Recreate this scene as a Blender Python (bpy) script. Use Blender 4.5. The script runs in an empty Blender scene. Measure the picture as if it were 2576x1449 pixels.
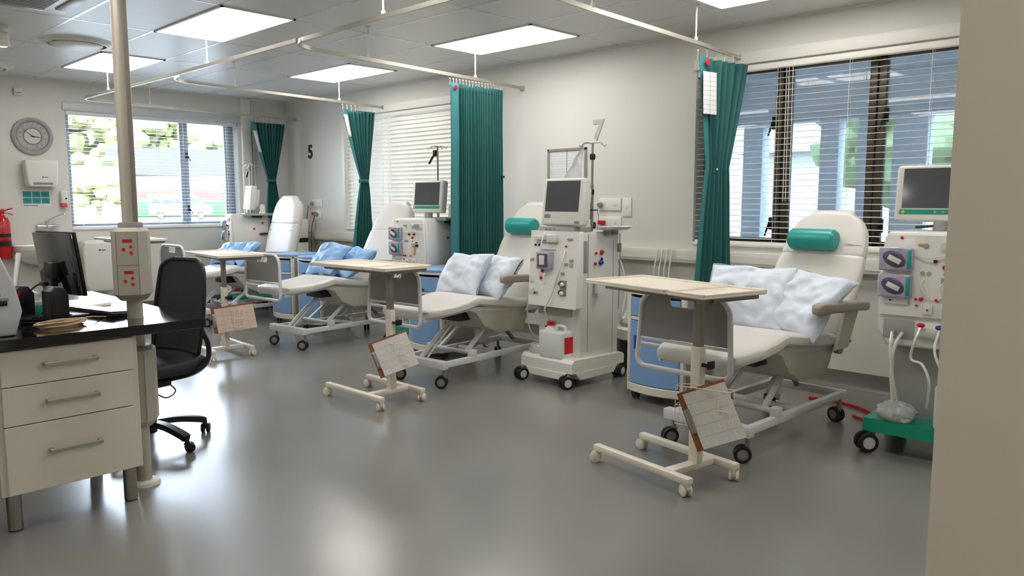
import bpy, bmesh, math, random
from mathutils import Vector, Matrix, noise

random.seed(7)
SC = bpy.context.scene
COL = SC.collection
PI = math.pi

# ------------------------------------------------------------------ camera
FPX = 1928.0
YAW, PITCH = math.radians(46.03), math.radians(6.47)
EYE = Vector((0, 0, 1.40))
fw = Vector((math.sin(YAW) * math.cos(PITCH), math.cos(YAW) * math.cos(PITCH), -math.sin(PITCH)))
rt = Vector((math.cos(YAW), -math.sin(YAW), 0))
up = rt.cross(fw)
cam = bpy.data.cameras.new('camera')
cam.sensor_width = 36
cam.lens = 36 * FPX / 2576
cam.clip_start, cam.clip_end = 0.05, 300
co = bpy.data.objects.new('camera', cam)
COL.objects.link(co)
co.matrix_world = Matrix(((rt.x, up.x, -fw.x, EYE.x), (rt.y, up.y, -fw.y, EYE.y), (rt.z, up.z, -fw.z, EYE.z), (0, 0, 0, 1)))
SC.camera = co

# ------------------------------------------------------------------ sky, sun, exposure
PANEL_W = 11.5          # radiance of the ceiling panels
SKY_W = 27
SUN_W = 18.0
SC.view_settings.view_transform = 'Standard'
SC.view_settings.look = 'None'
SC.view_settings.gamma = 1.0
SC.view_settings.use_curve_mapping = False
SC.view_settings.exposure = -0.12
w = bpy.data.worlds.new('sky')
SC.world = w
w.use_nodes = True
nt = w.node_tree
nt.nodes.clear()
tc = nt.nodes.new('ShaderNodeTexCoord')
sx = nt.nodes.new('ShaderNodeSeparateXYZ')
mr = nt.nodes.new('ShaderNodeMapRange')
mr.inputs['From Min'].default_value = -0.05
mr.inputs['From Max'].default_value = 0.6
cr = nt.nodes.new('ShaderNodeValToRGB')
cr.color_ramp.elements[0].color = (0.82, 0.91, 1.0, 1)
cr.color_ramp.elements[1].color = (0.58, 0.75, 1.0, 1)
bg = nt.nodes.new('ShaderNodeBackground')
bg.inputs['Strength'].default_value = SKY_W
wo = nt.nodes.new('ShaderNodeOutputWorld')
nt.links.new(tc.outputs['Generated'], sx.inputs[0])
nt.links.new(sx.outputs['Z'], mr.inputs['Value'])
nt.links.new(mr.outputs[0], cr.inputs[0])
nt.links.new(cr.outputs[0], bg.inputs['Color'])
nt.links.new(bg.outputs[0], wo.inputs[0])
sl = bpy.data.lights.new('sun', 'SUN')
sl.energy = SUN_W
sl.angle = 0.02
sl.color = (1.0, 0.97, 0.92)
so = bpy.data.objects.new('sun', sl)
COL.objects.link(so)
so.location = (-10, -10, 20)
so.rotation_euler = Vector((-0.45, -0.55, 0.9)).to_track_quat('Z', 'Y').to_euler()
cy = SC.cycles
cy.use_denoising = True
cy.denoiser = 'OPENIMAGEDENOISE'
cy.max_bounces = 10
cy.diffuse_bounces = 5
cy.glossy_bounces = 4
cy.transmission_bounces = 6
cy.transparent_max_bounces = 12
cy.sample_clamp_indirect = 10
cy.caustics_reflective = False
cy.caustics_refractive = False

# ------------------------------------------------------------------ materials
def lin(h):
    h = h.lstrip('#')
    o = []
    for i in (0, 2, 4):
        c = int(h[i:i + 2], 16) / 255
        o.append(c / 12.92 if c <= 0.04045 else ((c + 0.055) / 1.055) ** 2.4)
    return (o[0], o[1], o[2], 1)

MATS = {}

def mat(name, col, rough=0.5, metal=0.0, var=0.06, scale=6.0, bump=0.0, bscale=60.0, coat=0.0, spec=0.5, alpha=None, trans=0.0, sheen=0.0, stretch=None):
    """procedural principled material: noise varies the colour a little, a finer noise may bump it"""
    if name in MATS:
        return MATS[name]
    m = bpy.data.materials.new(name)
    m.use_nodes = True
    nt = m.node_tree
    b = nt.nodes['Principled BSDF']
    c = lin(col)
    tc = nt.nodes.new('ShaderNodeTexCoord')
    src = tc.outputs['Object']
    if stretch:
        mp = nt.nodes.new('ShaderNodeMapping')
        mp.inputs['Scale'].default_value = stretch
        nt.links.new(src, mp.inputs[0])
        src = mp.outputs[0]
    n = nt.nodes.new('ShaderNodeTexNoise')
    n.inputs['Scale'].default_value = scale
    n.inputs['Detail'].default_value = 4
    nt.links.new(src, n.inputs['Vector'])
    r = nt.nodes.new('ShaderNodeValToRGB')
    r.color_ramp.elements[0].position = 0.3
    r.color_ramp.elements[1].position = 0.7
    r.color_ramp.elements[0].color = tuple(x * (1 - var) for x in c[:3]) + (1,)
    r.color_ramp.elements[1].color = tuple(min(1, x * (1 + var * 0.6)) for x in c[:3]) + (1,)
    nt.links.new(n.outputs['Fac'], r.inputs[0])
    nt.links.new(r.outputs[0], b.inputs['Base Color'])
    b.inputs['Roughness'].default_value = rough
    b.inputs['Metallic'].default_value = metal
    b.inputs['Specular IOR Level'].default_value = spec
    b.inputs['Coat Weight'].default_value = coat
    b.inputs['Coat Roughness'].default_value = 0.08
    b.inputs['Transmission Weight'].default_value = trans
    b.inputs['Sheen Weight'].default_value = sheen
    if alpha is not None:
        b.inputs['Alpha'].default_value = alpha
    if bump:
        n2 = nt.nodes.new('ShaderNodeTexNoise')
        n2.inputs['Scale'].default_value = bscale
        n2.inputs['Detail'].default_value = 3
        nt.links.new(src, n2.inputs['Vector'])
        bp = nt.nodes.new('ShaderNodeBump')
        bp.inputs['Strength'].default_value = bump
        bp.inputs['Distance'].default_value = 0.01
        nt.links.new(n2.outputs['Fac'], bp.inputs['Height'])
        nt.links.new(bp.outputs[0], b.inputs['Normal'])
    MATS[name] = m
    return m

def emat(name, col, strength):
    m = bpy.data.materials.new(name)
    m.use_nodes = True
    nt = m.node_tree
    nt.nodes.clear()
    e = nt.nodes.new('ShaderNodeEmission')
    e.inputs[0].default_value = lin(col)
    e.inputs[1].default_value = strength
    o = nt.nodes.new('ShaderNodeOutputMaterial')
    nt.links.new(e.outputs[0], o.inputs[0])
    return m

def gmat(name, tint, gloss=0.9, rough=0.0, diffuse=None):
    """thin clear pane or film: see-through, with a fresnel reflection and maybe a milky share"""
    m = bpy.data.materials.new(name)
    m.use_nodes = True
    nt = m.node_tree
    nt.nodes.clear()
    t = nt.nodes.new('ShaderNodeBsdfTransparent')
    t.inputs[0].default_value = lin(tint)
    g = nt.nodes.new('ShaderNodeBsdfGlossy')
    g.inputs['Roughness'].default_value = rough
    f = nt.nodes.new('ShaderNodeFresnel')
    f.inputs[0].default_value = 1.5
    mu = nt.nodes.new('ShaderNodeMath')
    mu.operation = 'MULTIPLY'
    mu.inputs[1].default_value = gloss
    mx = nt.nodes.new('ShaderNodeMixShader')
    o = nt.nodes.new('ShaderNodeOutputMaterial')
    nt.links.new(f.outputs[0], mu.inputs[0])
    nt.links.new(mu.outputs[0], mx.inputs[0])
    base = t.outputs[0]
    if diffuse:
        d = nt.nodes.new('ShaderNodeBsdfDiffuse')
        d.inputs[0].default_value = lin(diffuse[0])
        m2 = nt.nodes.new('ShaderNodeMixShader')
        m2.inputs[0].default_value = diffuse[1]
        nt.links.new(t.outputs[0], m2.inputs[1])
        nt.links.new(d.outputs[0], m2.inputs[2])
        base = m2.outputs[0]
    nt.links.new(base, mx.inputs[1])
    nt.links.new(g.outputs[0], mx.inputs[2])
    nt.links.new(mx.outputs[0], o.inputs[0])
    return m

M_WALL = mat('wall_paint', '#dddbd4', 0.55, var=0.02, scale=2, bump=0.03, bscale=180)
M_NEAR = mat('near_wall_paint', '#eadfcd', 0.6, var=0.015, scale=1.5)
M_CEIL = mat('ceiling_vinyl', '#dededc', 0.36, var=0.02, scale=3, spec=0.3)
M_TBAR = mat('ceiling_bar', '#dddcda', 0.25, var=0.02)
M_TRIM = mat('trim_white', '#e9e7df', 0.4, var=0.02)
M_TRUNK = mat('trunking_cream', '#e0dccf', 0.35, var=0.02)
M_FRAMEW = mat('window_frame_white', '#d5d8dc', 0.35, var=0.03)
M_BRONZE = mat('window_frame_bronze', '#5e564b', 0.4, metal=0.35, var=0.12, scale=12)
M_BLIND = mat('blind_slat', '#eeebe2', 0.45, var=0.03)
M_BLINDW = mat('blind_slat_white', '#f3f4f3', 0.4, var=0.02)
M_POLE = mat('pole_steel', '#c4bcae', 0.42, metal=0.45, var=0.06, scale=30, stretch=(1, 1, 0.1))
M_STEEL = mat('brushed_steel', '#a9a49c', 0.33, metal=1.0, var=0.1, scale=40, stretch=(1, 1, 12))
M_ALU = mat('aluminium', '#b9b4a8', 0.38, metal=0.75, var=0.05)
M_CHROME = mat('chrome', '#d8d8d8', 0.15, metal=1.0, var=0.03)
M_GRANITE = mat('black_granite', '#0e0e10', 0.09, var=0.5, scale=220, spec=0.6, coat=0.3)
M_MELAM = mat('white_melamine', '#e2dbcc', 0.38, var=0.02)
M_BLACK = mat('black_plastic', '#17171a', 0.35, var=0.15)
M_BLACKM = mat('black_mesh_fabric', '#242529', 0.6, var=0.1, bump=0.25, bscale=350)
M_RUBBER = mat('dark_rubber', '#1d1c1c', 0.6, var=0.1)
M_WHEELG = mat('wheel_hub_grey', '#8b8985', 0.4, var=0.05)
M_WHUB = mat('wheel_hub_white', '#dcdcd8', 0.35, var=0.03)
M_UPH = mat('chair_vinyl', '#d3cfc8', 0.36, var=0.03, scale=4, bump=0.04, bscale=220, spec=0.5)
M_UPH2 = mat('chair_vinyl_side', '#c3bbac', 0.4, var=0.03, scale=4)
M_ARM = mat('armrest_taupe', '#9a9183', 0.45, var=0.04)
M_CMETAL = mat('chair_frame_paint', '#d9d8d8', 0.35, var=0.03)
M_HULL = mat('chair_hull', '#c4beaf', 0.42, var=0.03)
M_FOOTB = mat('footboard_grey', '#8f8e8d', 0.4, var=0.03)
M_TEAL = mat('teal_vinyl', '#1f9a93', 0.33, var=0.05, spec=0.5)
M_TABLE = mat('table_top_cream', '#ece3d2', 0.33, var=0.03, scale=5)
M_TFRAME = mat('table_frame_cream', '#e9e1d1', 0.36, var=0.03)
M_TGREY = mat('table_inner_tube', '#8f8a81', 0.35, metal=0.3, var=0.05)
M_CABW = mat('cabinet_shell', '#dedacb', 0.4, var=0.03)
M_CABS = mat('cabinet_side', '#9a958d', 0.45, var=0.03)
M_BLUE = mat('cabinet_blue', '#7fa5d2', 0.35, var=0.04)
M_MACH = mat('machine_casing', '#deddd6', 0.3, var=0.03)
M_MACHG = mat('machine_grey', '#a4a4a1', 0.35, var=0.03)
M_MACHP = mat('machine_panel', '#ecebe4', 0.22, var=0.02, coat=0.3)
M_GREEN = mat('machine_green', '#0a9a7c', 0.35, var=0.04)
M_SCREEN = mat('screen_dark', '#54585c', 0.08, var=0.04, spec=0.9)  # base grey lightened to imitate room light reflected in the screens
M_SCREENB = mat('screen_black', '#1c1f24', 0.06, var=0.1, spec=1.0, coat=0.6)
M_RED = mat('red_plastic', '#cf1420', 0.35, var=0.05)
M_BLUEP = mat('blue_plastic', '#26479c', 0.35, var=0.05)
M_YEL = mat('yellow_plastic', '#e8c75a', 0.4, var=0.05)
M_AMBER = mat('amber_tube', '#cfa05a', 0.35, var=0.05)
M_PURP = mat('clear_purple_cover', '#b4aec4', 0.12, var=0.2, scale=20, coat=0.6)
M_DPURP = mat('pump_dark', '#565066', 0.3, var=0.2, scale=30)
M_HOSE = mat('clear_hose', '#e9e9e2', 0.2, var=0.04, coat=0.4)
M_CANW = mat('canister_white', '#e2e8e4', 0.35, var=0.03)
M_BAG = gmat('clear_bag', '#ffffff', 0.9, 0.12, ('#f4f5f6', 0.4))
M_TRAYG = gmat('clear_tray', '#dfeeea', 0.9, 0.05, ('#cfdad8', 0.35))
M_CURT = mat('curtain_teal', '#24625f', 0.7, var=0.08, scale=3, bump=0.1, bscale=300)
M_CURTL = mat('curtain_hem', '#357f84', 0.7, var=0.05)
M_NETW = mat('curtain_label_white', '#e9ecea', 0.6, var=0.03)
M_PILW = mat('pillow_cover_white', '#d9e2ee', 0.6, var=0.1, scale=5, bump=0.15, bscale=60, spec=0.4)
M_PILB = mat('pillow_cover_blue', '#8db6e4', 0.5, var=0.14, scale=5, bump=0.15, bscale=60)
M_CLIP = mat('clipboard_brown', '#8b5230', 0.5, var=0.2, scale=10)
M_PAPERP = mat('plain_paper', '#e8e6e2', 0.6, var=0.02)
M_GREYP = mat('grey_plastic', '#8d8c89', 0.4, var=0.05)
M_NUM = mat('number_black', '#26282c', 0.5, var=0.05)
M_NUMG = mat('number_grey', '#bdb9ac', 0.5, var=0.03)
M_TAPE = mat('cream_cable', '#c9ae86', 0.5, var=0.08)
M_CLOCKG = mat('clock_grey', '#a5a29e', 0.5, var=0.12, scale=8)
M_CLOCKL = mat('clock_light', '#cfcdc9', 0.5, var=0.08, scale=8)
M_PORC = mat('porcelain', '#e8e5dc', 0.15, var=0.01, coat=0.5)
M_BINW = mat('bin_white', '#e3e0d8', 0.35, var=0.02)
M_EXTR = mat('extinguisher_red', '#c3101a', 0.25, var=0.05, coat=0.5)
M_GLASS = gmat('window_glass', '#ffffff', 0.7)
M_GLASSB = gmat('window_glass_tinted', '#c6d0d9', 1.0, 0.0, ('#ccd4db', 0.30))  # blue-grey tint; the milky share imitates haze and reflections on the pane
M_PANEL = emat('light_diffuser', '#fffbf6', PANEL_W)

def paper_mat(name, base, ink, rows, cols):
    """printed form: rows and columns of faint ruled lines and grey text blocks"""
    m = bpy.data.materials.new(name)
    m.use_nodes = True
    nt = m.node_tree
    b = nt.nodes['Principled BSDF']
    b.inputs['Roughness'].default_value = 0.6
    tc = nt.nodes.new('ShaderNodeTexCoord')
    mp = nt.nodes.new('ShaderNodeMapping')
    mp.inputs['Scale'].default_value = (cols, rows, 1)
    nt.links.new(tc.outputs['UV'], mp.inputs[0])
    bt = nt.nodes.new('ShaderNodeTexBrick')
    bt.offset = 0.0
    bt.inputs['Color1'].default_value = lin(base)
    bt.inputs['Color2'].default_value = tuple(x * 0.93 for x in lin(base)[:3]) + (1,)
    bt.inputs['Mortar'].default_value = lin(ink)
    bt.inputs['Scale'].default_value = 1
    bt.inputs['Mortar Size'].default_value = 0.025
    bt.inputs['Brick Width'].default_value = 1
    bt.inputs['Row Height'].default_value = 1
    n = nt.nodes.new('ShaderNodeTexNoise')
    n.inputs['Scale'].default_value = 14
    mp2 = nt.nodes.new('ShaderNodeMapping')
    mp2.inputs['Scale'].default_value = (3, 9, 1)
    nt.links.new(tc.outputs['UV'], mp2.inputs[0])
    nt.links.new(mp2.outputs[0], n.inputs['Vector'])
    cr = nt.nodes.new('ShaderNodeValToRGB')
    cr.color_ramp.elements[0].position = 0.36
    cr.color_ramp.elements[0].color = lin(ink)
    cr.color_ramp.elements[1].position = 0.5
    cr.color_ramp.elements[1].color = (1, 1, 1, 1)
    mx = nt.nodes.new('ShaderNodeMix')
    mx.data_type = 'RGBA'
    mx.blend_type = 'MULTIPLY'
    mx.inputs[0].default_value = 0.35
    nt.links.new(n.outputs['Fac'], cr.inputs[0])
    nt.links.new(mp.outputs[0], bt.inputs['Vector'])
    nt.links.new(bt.outputs['Color'], mx.inputs[6])
    nt.links.new(cr.outputs[0], mx.inputs[7])
    nt.links.new(mx.outputs[2], b.inputs['Base Color'])
    MATS[name] = m
    return m

M_FORM = paper_mat('ruled_form', '#dddad4', '#b5aea8', 18, 5)
M_FORMW = paper_mat('printed_sheet', '#e6e8e8', '#8f9394', 18, 2)

# ------------------------------------------------------------------ mesh builder
class MB:
    def __init__(s, m=None):
        s.bm = bmesh.new()
        s.mats = []
        s.mi = 0
        s.X = Matrix()
        if m:
            s.use(m)

    def use(s, m):
        if m not in s.mats:
            s.mats.append(m)
        s.mi = s.mats.index(m)
        return s

    def at(s, loc=(0, 0, 0), rz=0, rx=0, ry=0):
        s.X = Matrix.Translation(loc) @ Matrix.Rotation(rz, 4, 'Z') @ Matrix.Rotation(ry, 4, 'Y') @ Matrix.Rotation(rx, 4, 'X')
        return s

    def poly(s, vs, fs):
        v = [s.bm.verts.new(s.X @ Vector(p)) for p in vs]
        out = []
        for f in fs:
            try:
                fc = s.bm.faces.new([v[i] for i in f])
                fc.material_index = s.mi
                out.append(fc)
            except ValueError:
                pass
        return v, out

    def _bev(s, fs, b, seg=2, edges=None):
        if b <= 0:
            return
        es = edges if edges is not None else list({e for f in fs for e in f.edges})
        r = bmesh.ops.bevel(s.bm, geom=es, offset=b, segments=seg, profile=0.5, affect='EDGES', clamp_overlap=True)
        for f in r['faces']:
            f.material_index = s.mi

    def box(s, x0, x1, y0, y1, z0, z1, b=0.0, seg=2):
        vs = [(x0, y0, z0), (x1, y0, z0), (x1, y1, z0), (x0, y1, z0), (x0, y0, z1), (x1, y0, z1), (x1, y1, z1), (x0, y1, z1)]
        v, f = s.poly(vs, [(0, 3, 2, 1), (4, 5, 6, 7), (0, 1, 5, 4), (1, 2, 6, 5), (2, 3, 7, 6), (3, 0, 4, 7)])
        s._bev(f, b, seg)
        return s

    def cbox(s, c, d, b=0.0, seg=2):
        return s.box(c[0] - d[0] / 2, c[0] + d[0] / 2, c[1] - d[1] / 2, c[1] + d[1] / 2, c[2] - d[2] / 2, c[2] + d[2] / 2, b, seg)

    def prism(s, pts, ax, a, b, bev=0.0, seg=2):
        """polygon in the plane across axis ax, run from a to b (pts are (x,z) for 'y', (y,z) for 'x', (x,y) for 'z')"""
        def P(p, t):
            return (p[0], t, p[1]) if ax == 'y' else ((t, p[0], p[1]) if ax == 'x' else (p[0], p[1], t))
        n = len(pts)
        vs = [P(p, a) for p in pts] + [P(p, b) for p in pts]
        fs = [tuple(range(n - 1, -1, -1)), tuple(range(n, 2 * n))] + [(i, (i + 1) % n, n + (i + 1) % n, n + i) for i in range(n)]
        v, f = s.poly(vs, fs)
        bmesh.ops.recalc_face_normals(s.bm, faces=f)
        if bev > 0:
            s._bev(f, bev, seg, [e for e in f[0].edges] + [e for e in f[1].edges])
        return s

    def cyl(s, p0, p1, r0, r1=None, seg=16, cap=True):
        r1 = r0 if r1 is None else r1
        p0, p1 = Vector(p0), Vector(p1)
        d = (p1 - p0).normalized()
        a = d.orthogonal().normalized()
        c = d.cross(a)
        vs = []
        for p, r in ((p0, r0), (p1, r1)):
            for i in range(seg):
                t = 2 * PI * i / seg
                vs.append(p + (a * math.cos(t) + c * math.sin(t)) * r)
        fs = [(i, (i + 1) % seg, seg + (i + 1) % seg, seg + i) for i in range(seg)]
        if cap:
            fs += [tuple(range(seg - 1, -1, -1)), tuple(range(seg, 2 * seg))]
        s.poly(vs, fs)
        return s

    def lathe(s, prof, c=(0, 0, 0), axis='z', seg=24, sx=1.0):
        vs, fs = [], []
        n = len(prof)
        for i in range(seg):
            t = 2 * PI * i / seg
            for r, h in prof:
                p = (r * math.cos(t) * sx, r * math.sin(t), h)
                if axis == 'x':
                    p = (h, p[0], p[1])
                elif axis == 'y':
                    p = (p[0], h, p[1])
                vs.append((c[0] + p[0], c[1] + p[1], c[2] + p[2]))
        for i in range(seg):
            j = (i + 1) % seg
            for k in range(n - 1):
                fs.append((i * n + k, j * n + k, j * n + k + 1, i * n + k + 1))
        v, f = s.poly(vs, fs)
        bmesh.ops.remove_doubles(s.bm, verts=v, dist=1e-5)
        return s

    def ball(s, c, r, seg=14):
        rx, ry, rz = (r, r, r) if not hasattr(r, '__len__') else r
        n = seg // 2
        vs = [(c[0], c[1], c[2] - rz)]
        fs = []
        for k in range(1, n):
            a = -PI / 2 + PI * k / n
            for i in range(seg):
                t = 2 * PI * i / seg
                vs.append((c[0] + rx * math.cos(a) * math.cos(t), c[1] + ry * math.cos(a) * math.sin(t), c[2] + rz * math.sin(a)))
        vs.append((c[0], c[1], c[2] + rz))
        for i in range(seg):
            j = (i + 1) % seg
            fs.append((0, 1 + j, 1 + i))
            for k in range(n - 2):
                a = 1 + k * seg
                fs.append((a + i, a + j, a + seg + j, a + seg + i))
            a = 1 + (n - 2) * seg
            fs.append((a + i, a + j, len(vs) - 1))
        s.poly(vs, fs)
        return s

    def tube(s, pts, r, seg=8, smooth=True, n=5, closed=False, square=None):
        P = [Vector(p) for p in pts]
        if smooth and len(P) > 2:
            Q = []
            L = len(P)
            rng = range(L) if closed else range(L - 1)
            for i in rng:
                p0 = P[(i - 1) % L] if (closed or i > 0) else P[0] * 2 - P[1]
                p1, p2 = P[i], P[(i + 1) % L]
                p3 = P[(i + 2) % L] if (closed or i + 2 < L) else P[-1] * 2 - P[-2]
                for k in range(n):
                    t = k / n
                    Q.append(0.5 * ((2 * p1) + (p2 - p0) * t + (2 * p0 - 5 * p1 + 4 * p2 - p3) * t * t + (3 * p1 - p0 - 3 * p2 + p3) * t ** 3))
            if not closed:
                Q.append(P[-1])
            P = Q
        m = len(P)
        T = []
        for i in range(m):
            a = P[(i - 1) % m] if (closed or i > 0) else P[i]
            b = P[(i + 1) % m] if (closed or i < m - 1) else P[i]
            T.append((b - a).normalized())
        N = T[0].orthogonal().normalized()
        if abs(T[0].z) < 0.9:
            N = (Vector((0, 0, 1)) - T[0] * T[0].z).normalized()
        vs = []
        for i in range(m):
            N = (N - T[i] * N.dot(T[i])).normalized()
            B = T[i].cross(N)
            if square:
                hw, hh = square
                for u, v in ((-hw, -hh), (hw, -hh), (hw, hh), (-hw, hh)):
                    vs.append(P[i] + B * u + N * v)
            else:
                for k in range(seg):
                    t = 2 * PI * k / seg
                    vs.append(P[i] + (N * math.cos(t) + B * math.sin(t)) * r)
        sg = 4 if square else seg
        fs = []
        for i in range(m if closed else m - 1):
            j = (i + 1) % m
            for k in range(sg):
                l = (k + 1) % sg
                fs.append((i * sg + k, i * sg + l, j * sg + l, j * sg + k))
        if not closed:
            fs += [tuple(range(sg - 1, -1, -1)), tuple(range((m - 1) * sg, m * sg))]
        s.poly(vs, fs)
        return s

    def grid(s, nu, nv, f, uv=False):
        vs = [f(i / nu, j / nv) for j in range(nv + 1) for i in range(nu + 1)]
        fs = [(j * (nu + 1) + i, j * (nu + 1) + i + 1, (j + 1) * (nu + 1) + i + 1, (j + 1) * (nu + 1) + i) for j in range(nv) for i in range(nu)]
        s.poly(vs, fs)
        return s

    def pad(s, pts, w0, w1, thick_round=0.03, taper=None):
        """closed cushion: side profile pts (x,z) run across y from w0 to w1 with rounded edges"""
        return s.prism(pts, 'y', w0, w1, thick_round, 4)

    def build(s, name, parent=None, loc=None, rot=None, sharp=35, uvrect=None):
        me = bpy.data.meshes.new(name)
        if s.bm.faces:
            bmesh.ops.recalc_face_normals(s.bm, faces=s.bm.faces[:]) if sharp != -1 else None
        for f in s.bm.faces:
            f.smooth = True
        s.bm.to_mesh(me)
        s.bm.free()
        for m in s.mats:
            me.materials.append(m)
        me.set_sharp_from_angle(angle=math.radians(abs(sharp)))
        o = bpy.data.objects.new(name, me)
        COL.objects.link(o)
        if parent:
            o.parent = parent
        if loc:
            o.location = loc
        if rot:
            o.rotation_euler = rot
        return o

def uvsheet(name, mtl, p, u, v, parent=None, thick=0.001, back=None):
    """a flat sheet with its own thickness: corner p, sides u and v, UVs over the face"""
    p, u, v = Vector(p), Vector(u), Vector(v)
    n = u.cross(v).normalized() * thick
    bm = bmesh.new()
    q = [bm.verts.new(x) for x in (p, p + u, p + u + v, p + v, p - n, p + u - n, p + u + v - n, p + v - n)]
    uvl = bm.loops.layers.uv.new('UVMap')
    f = bm.faces.new(q[:4])
    for l, c in zip(f.loops, ((0, 0), (1, 0), (1, 1), (0, 1))):
        l[uvl].uv = c
    for ix in ((7, 6, 5, 4), (0, 4, 5, 1), (1, 5, 6, 2), (2, 6, 7, 3), (3, 7, 4, 0)):
        g = bm.faces.new([q[i] for i in ix])
        g.material_index = 1 if back else 0
    me = bpy.data.meshes.new(name)
    bm.to_mesh(me)
    bm.free()
    me.materials.append(mtl)
    if back:
        me.materials.append(back)
    o = bpy.data.objects.new(name, me)
    COL.objects.link(o)
    if parent:
        o.parent = parent
    return o

def tag(o, label, cat, group=None, kind=None):
    o['label'] = label
    o['category'] = cat
    if group:
        o['group'] = group
    if kind:
        o['kind'] = kind
    return o

def thing(name, label, cat, loc=(0, 0, 0), rz=0, group=None):
    o = bpy.data.objects.new(name, None)
    o.empty_display_size = 0.1
    COL.objects.link(o)
    o.location = loc
    o.rotation_euler = (0, 0, rz)
    return tag(o, label, cat, group)

def struct(o):
    o['kind'] = 'structure'
    return o

def children(o):
    return [c for c in bpy.data.objects if c.parent == o]

def dup(o, parent=None, loc=None, rz=None, label=None):
    c = o.copy()
    COL.objects.link(c)
    c.parent = parent
    for ch in children(o):
        dup(ch, c)
    if loc is not None:
        c.location = loc
    if rz is not None:
        c.rotation_euler = (0, 0, rz)
    if label:
        c['label'] = label
    return c

def solid(o, t, off=0):
    m = o.modifiers.new('thickness', 'SOLIDIFY')
    m.thickness = t
    m.offset = off
    return o

def textmesh(name, body, size, m, matrix, parent=None, ext=0.002, bold=0.0):
    cu = bpy.data.curves.new(name, 'FONT')
    cu.body = body
    cu.size = size
    cu.extrude = ext
    cu.offset = size * bold
    cu.align_x = 'CENTER'
    cu.align_y = 'CENTER'
    tmp = bpy.data.objects.new(name + '_tmp', cu)
    COL.objects.link(tmp)
    dg = bpy.context.evaluated_depsgraph_get()
    me = bpy.data.meshes.new_from_object(tmp.evaluated_get(dg))
    bpy.data.objects.remove(tmp)
    me.name = name
    me.materials.clear()
    me.materials.append(m)
    o = bpy.data.objects.new(name, me)
    COL.objects.link(o)
    o.matrix_world = matrix
    if parent:
        o.parent = parent
    return o

# text frames: face -X (on the long wall) and face -Y (on the far wall)
FACE_NX = Matrix(((0, 0, -1, 0), (-1, 0, 0, 0), (0, 1, 0, 0), (0, 0, 0, 1)))
FACE_NY = Matrix(((1, 0, 0, 0), (0, 0, -1, 0), (0, 1, 0, 0), (0, 0, 0, 1)))
def facing(fr, loc):
    return Matrix.Translation(loc) @ fr

# ================================================================== the room
XW, YF, ZC = 5.82, 10.12, 2.80
X0, Y0 = -2.6, -2.6

def floor_mat():
    m = bpy.data.materials.new('floor_vinyl')
    m.use_nodes = True
    nt = m.node_tree
    b = nt.nodes['Principled BSDF']
    tc = nt.nodes.new('ShaderNodeTexCoord')
    n = nt.nodes.new('ShaderNodeTexNoise')
    n.inputs['Scale'].default_value = 0.9
    n.inputs['Detail'].default_value = 1.5
    r = nt.nodes.new('ShaderNodeValToRGB')
    r.color_ramp.elements[0].position = 0.3
    r.color_ramp.elements[1].position = 0.7
    r.color_ramp.elements[0].color = lin('#7c7b76')
    r.color_ramp.elements[1].color = lin('#82817b')
    n2 = nt.nodes.new('ShaderNodeTexNoise')
    n2.inputs['Scale'].default_value = 90
    n2.inputs['Detail'].default_value = 3
    mx = nt.nodes.new('ShaderNodeMix')
    mx.data_type = 'RGBA'
    mx.blend_type = 'OVERLAY'
    mx.inputs[0].default_value = 0.03
    nt.links.new(tc.outputs['Object'], n.inputs['Vector'])
    nt.links.new(tc.outputs['Object'], n2.inputs['Vector'])
    nt.links.new(n.outputs['Fac'], r.inputs[0])
    nt.links.new(r.outputs[0], mx.inputs[6])
    nt.links.new(n2.outputs['Color'], mx.inputs[7])
    nt.links.new(mx.outputs[2], b.inputs['Base Color'])
    # scuffed polish: the roughness wanders, the surface is slightly wavy
    n3 = nt.nodes.new('ShaderNodeTexNoise')
    n3.inputs['Scale'].default_value = 1.6
    n3.inputs['Detail'].default_value = 2
    mr = nt.nodes.new('ShaderNodeMapRange')
    mr.inputs['To Min'].default_value = 0.19
    mr.inputs['To Max'].default_value = 0.29
    nt.links.new(tc.outputs['Object'], n3.inputs['Vector'])
    nt.links.new(n3.outputs['Fac'], mr.inputs[0])
    nt.links.new(mr.outputs[0], b.inputs['Roughness'])
    n4 = nt.nodes.new('ShaderNodeTexNoise')
    n4.inputs['Scale'].default_value = 5
    bp = nt.nodes.new('ShaderNodeBump')
    bp.inputs['Strength'].default_value = 0.02
    bp.inputs['Distance'].default_value = 0.01
    nt.links.new(tc.outputs['Object'], n4.inputs['Vector'])
    nt.links.new(n4.outputs['Fac'], bp.inputs['Height'])
    nt.links.new(bp.outputs[0], b.inputs['Normal'])
    b.inputs['Specular IOR Level'].default_value = 0.8
    b.inputs['Coat Weight'].default_value = 0.15
    b.inputs['Coat Roughness'].default_value = 0.22
    return m

M_FLOOR = floor_mat()
M_COVE = mat('cove_vinyl', '#6d6962', 0.4, var=0.05)

b = MB(M_FLOOR)
b.box(X0 - 0.3, XW + 0.3, Y0 - 0.3, YF + 0.3, -0.25, 0)
struct(b.build('floor'))

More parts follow.
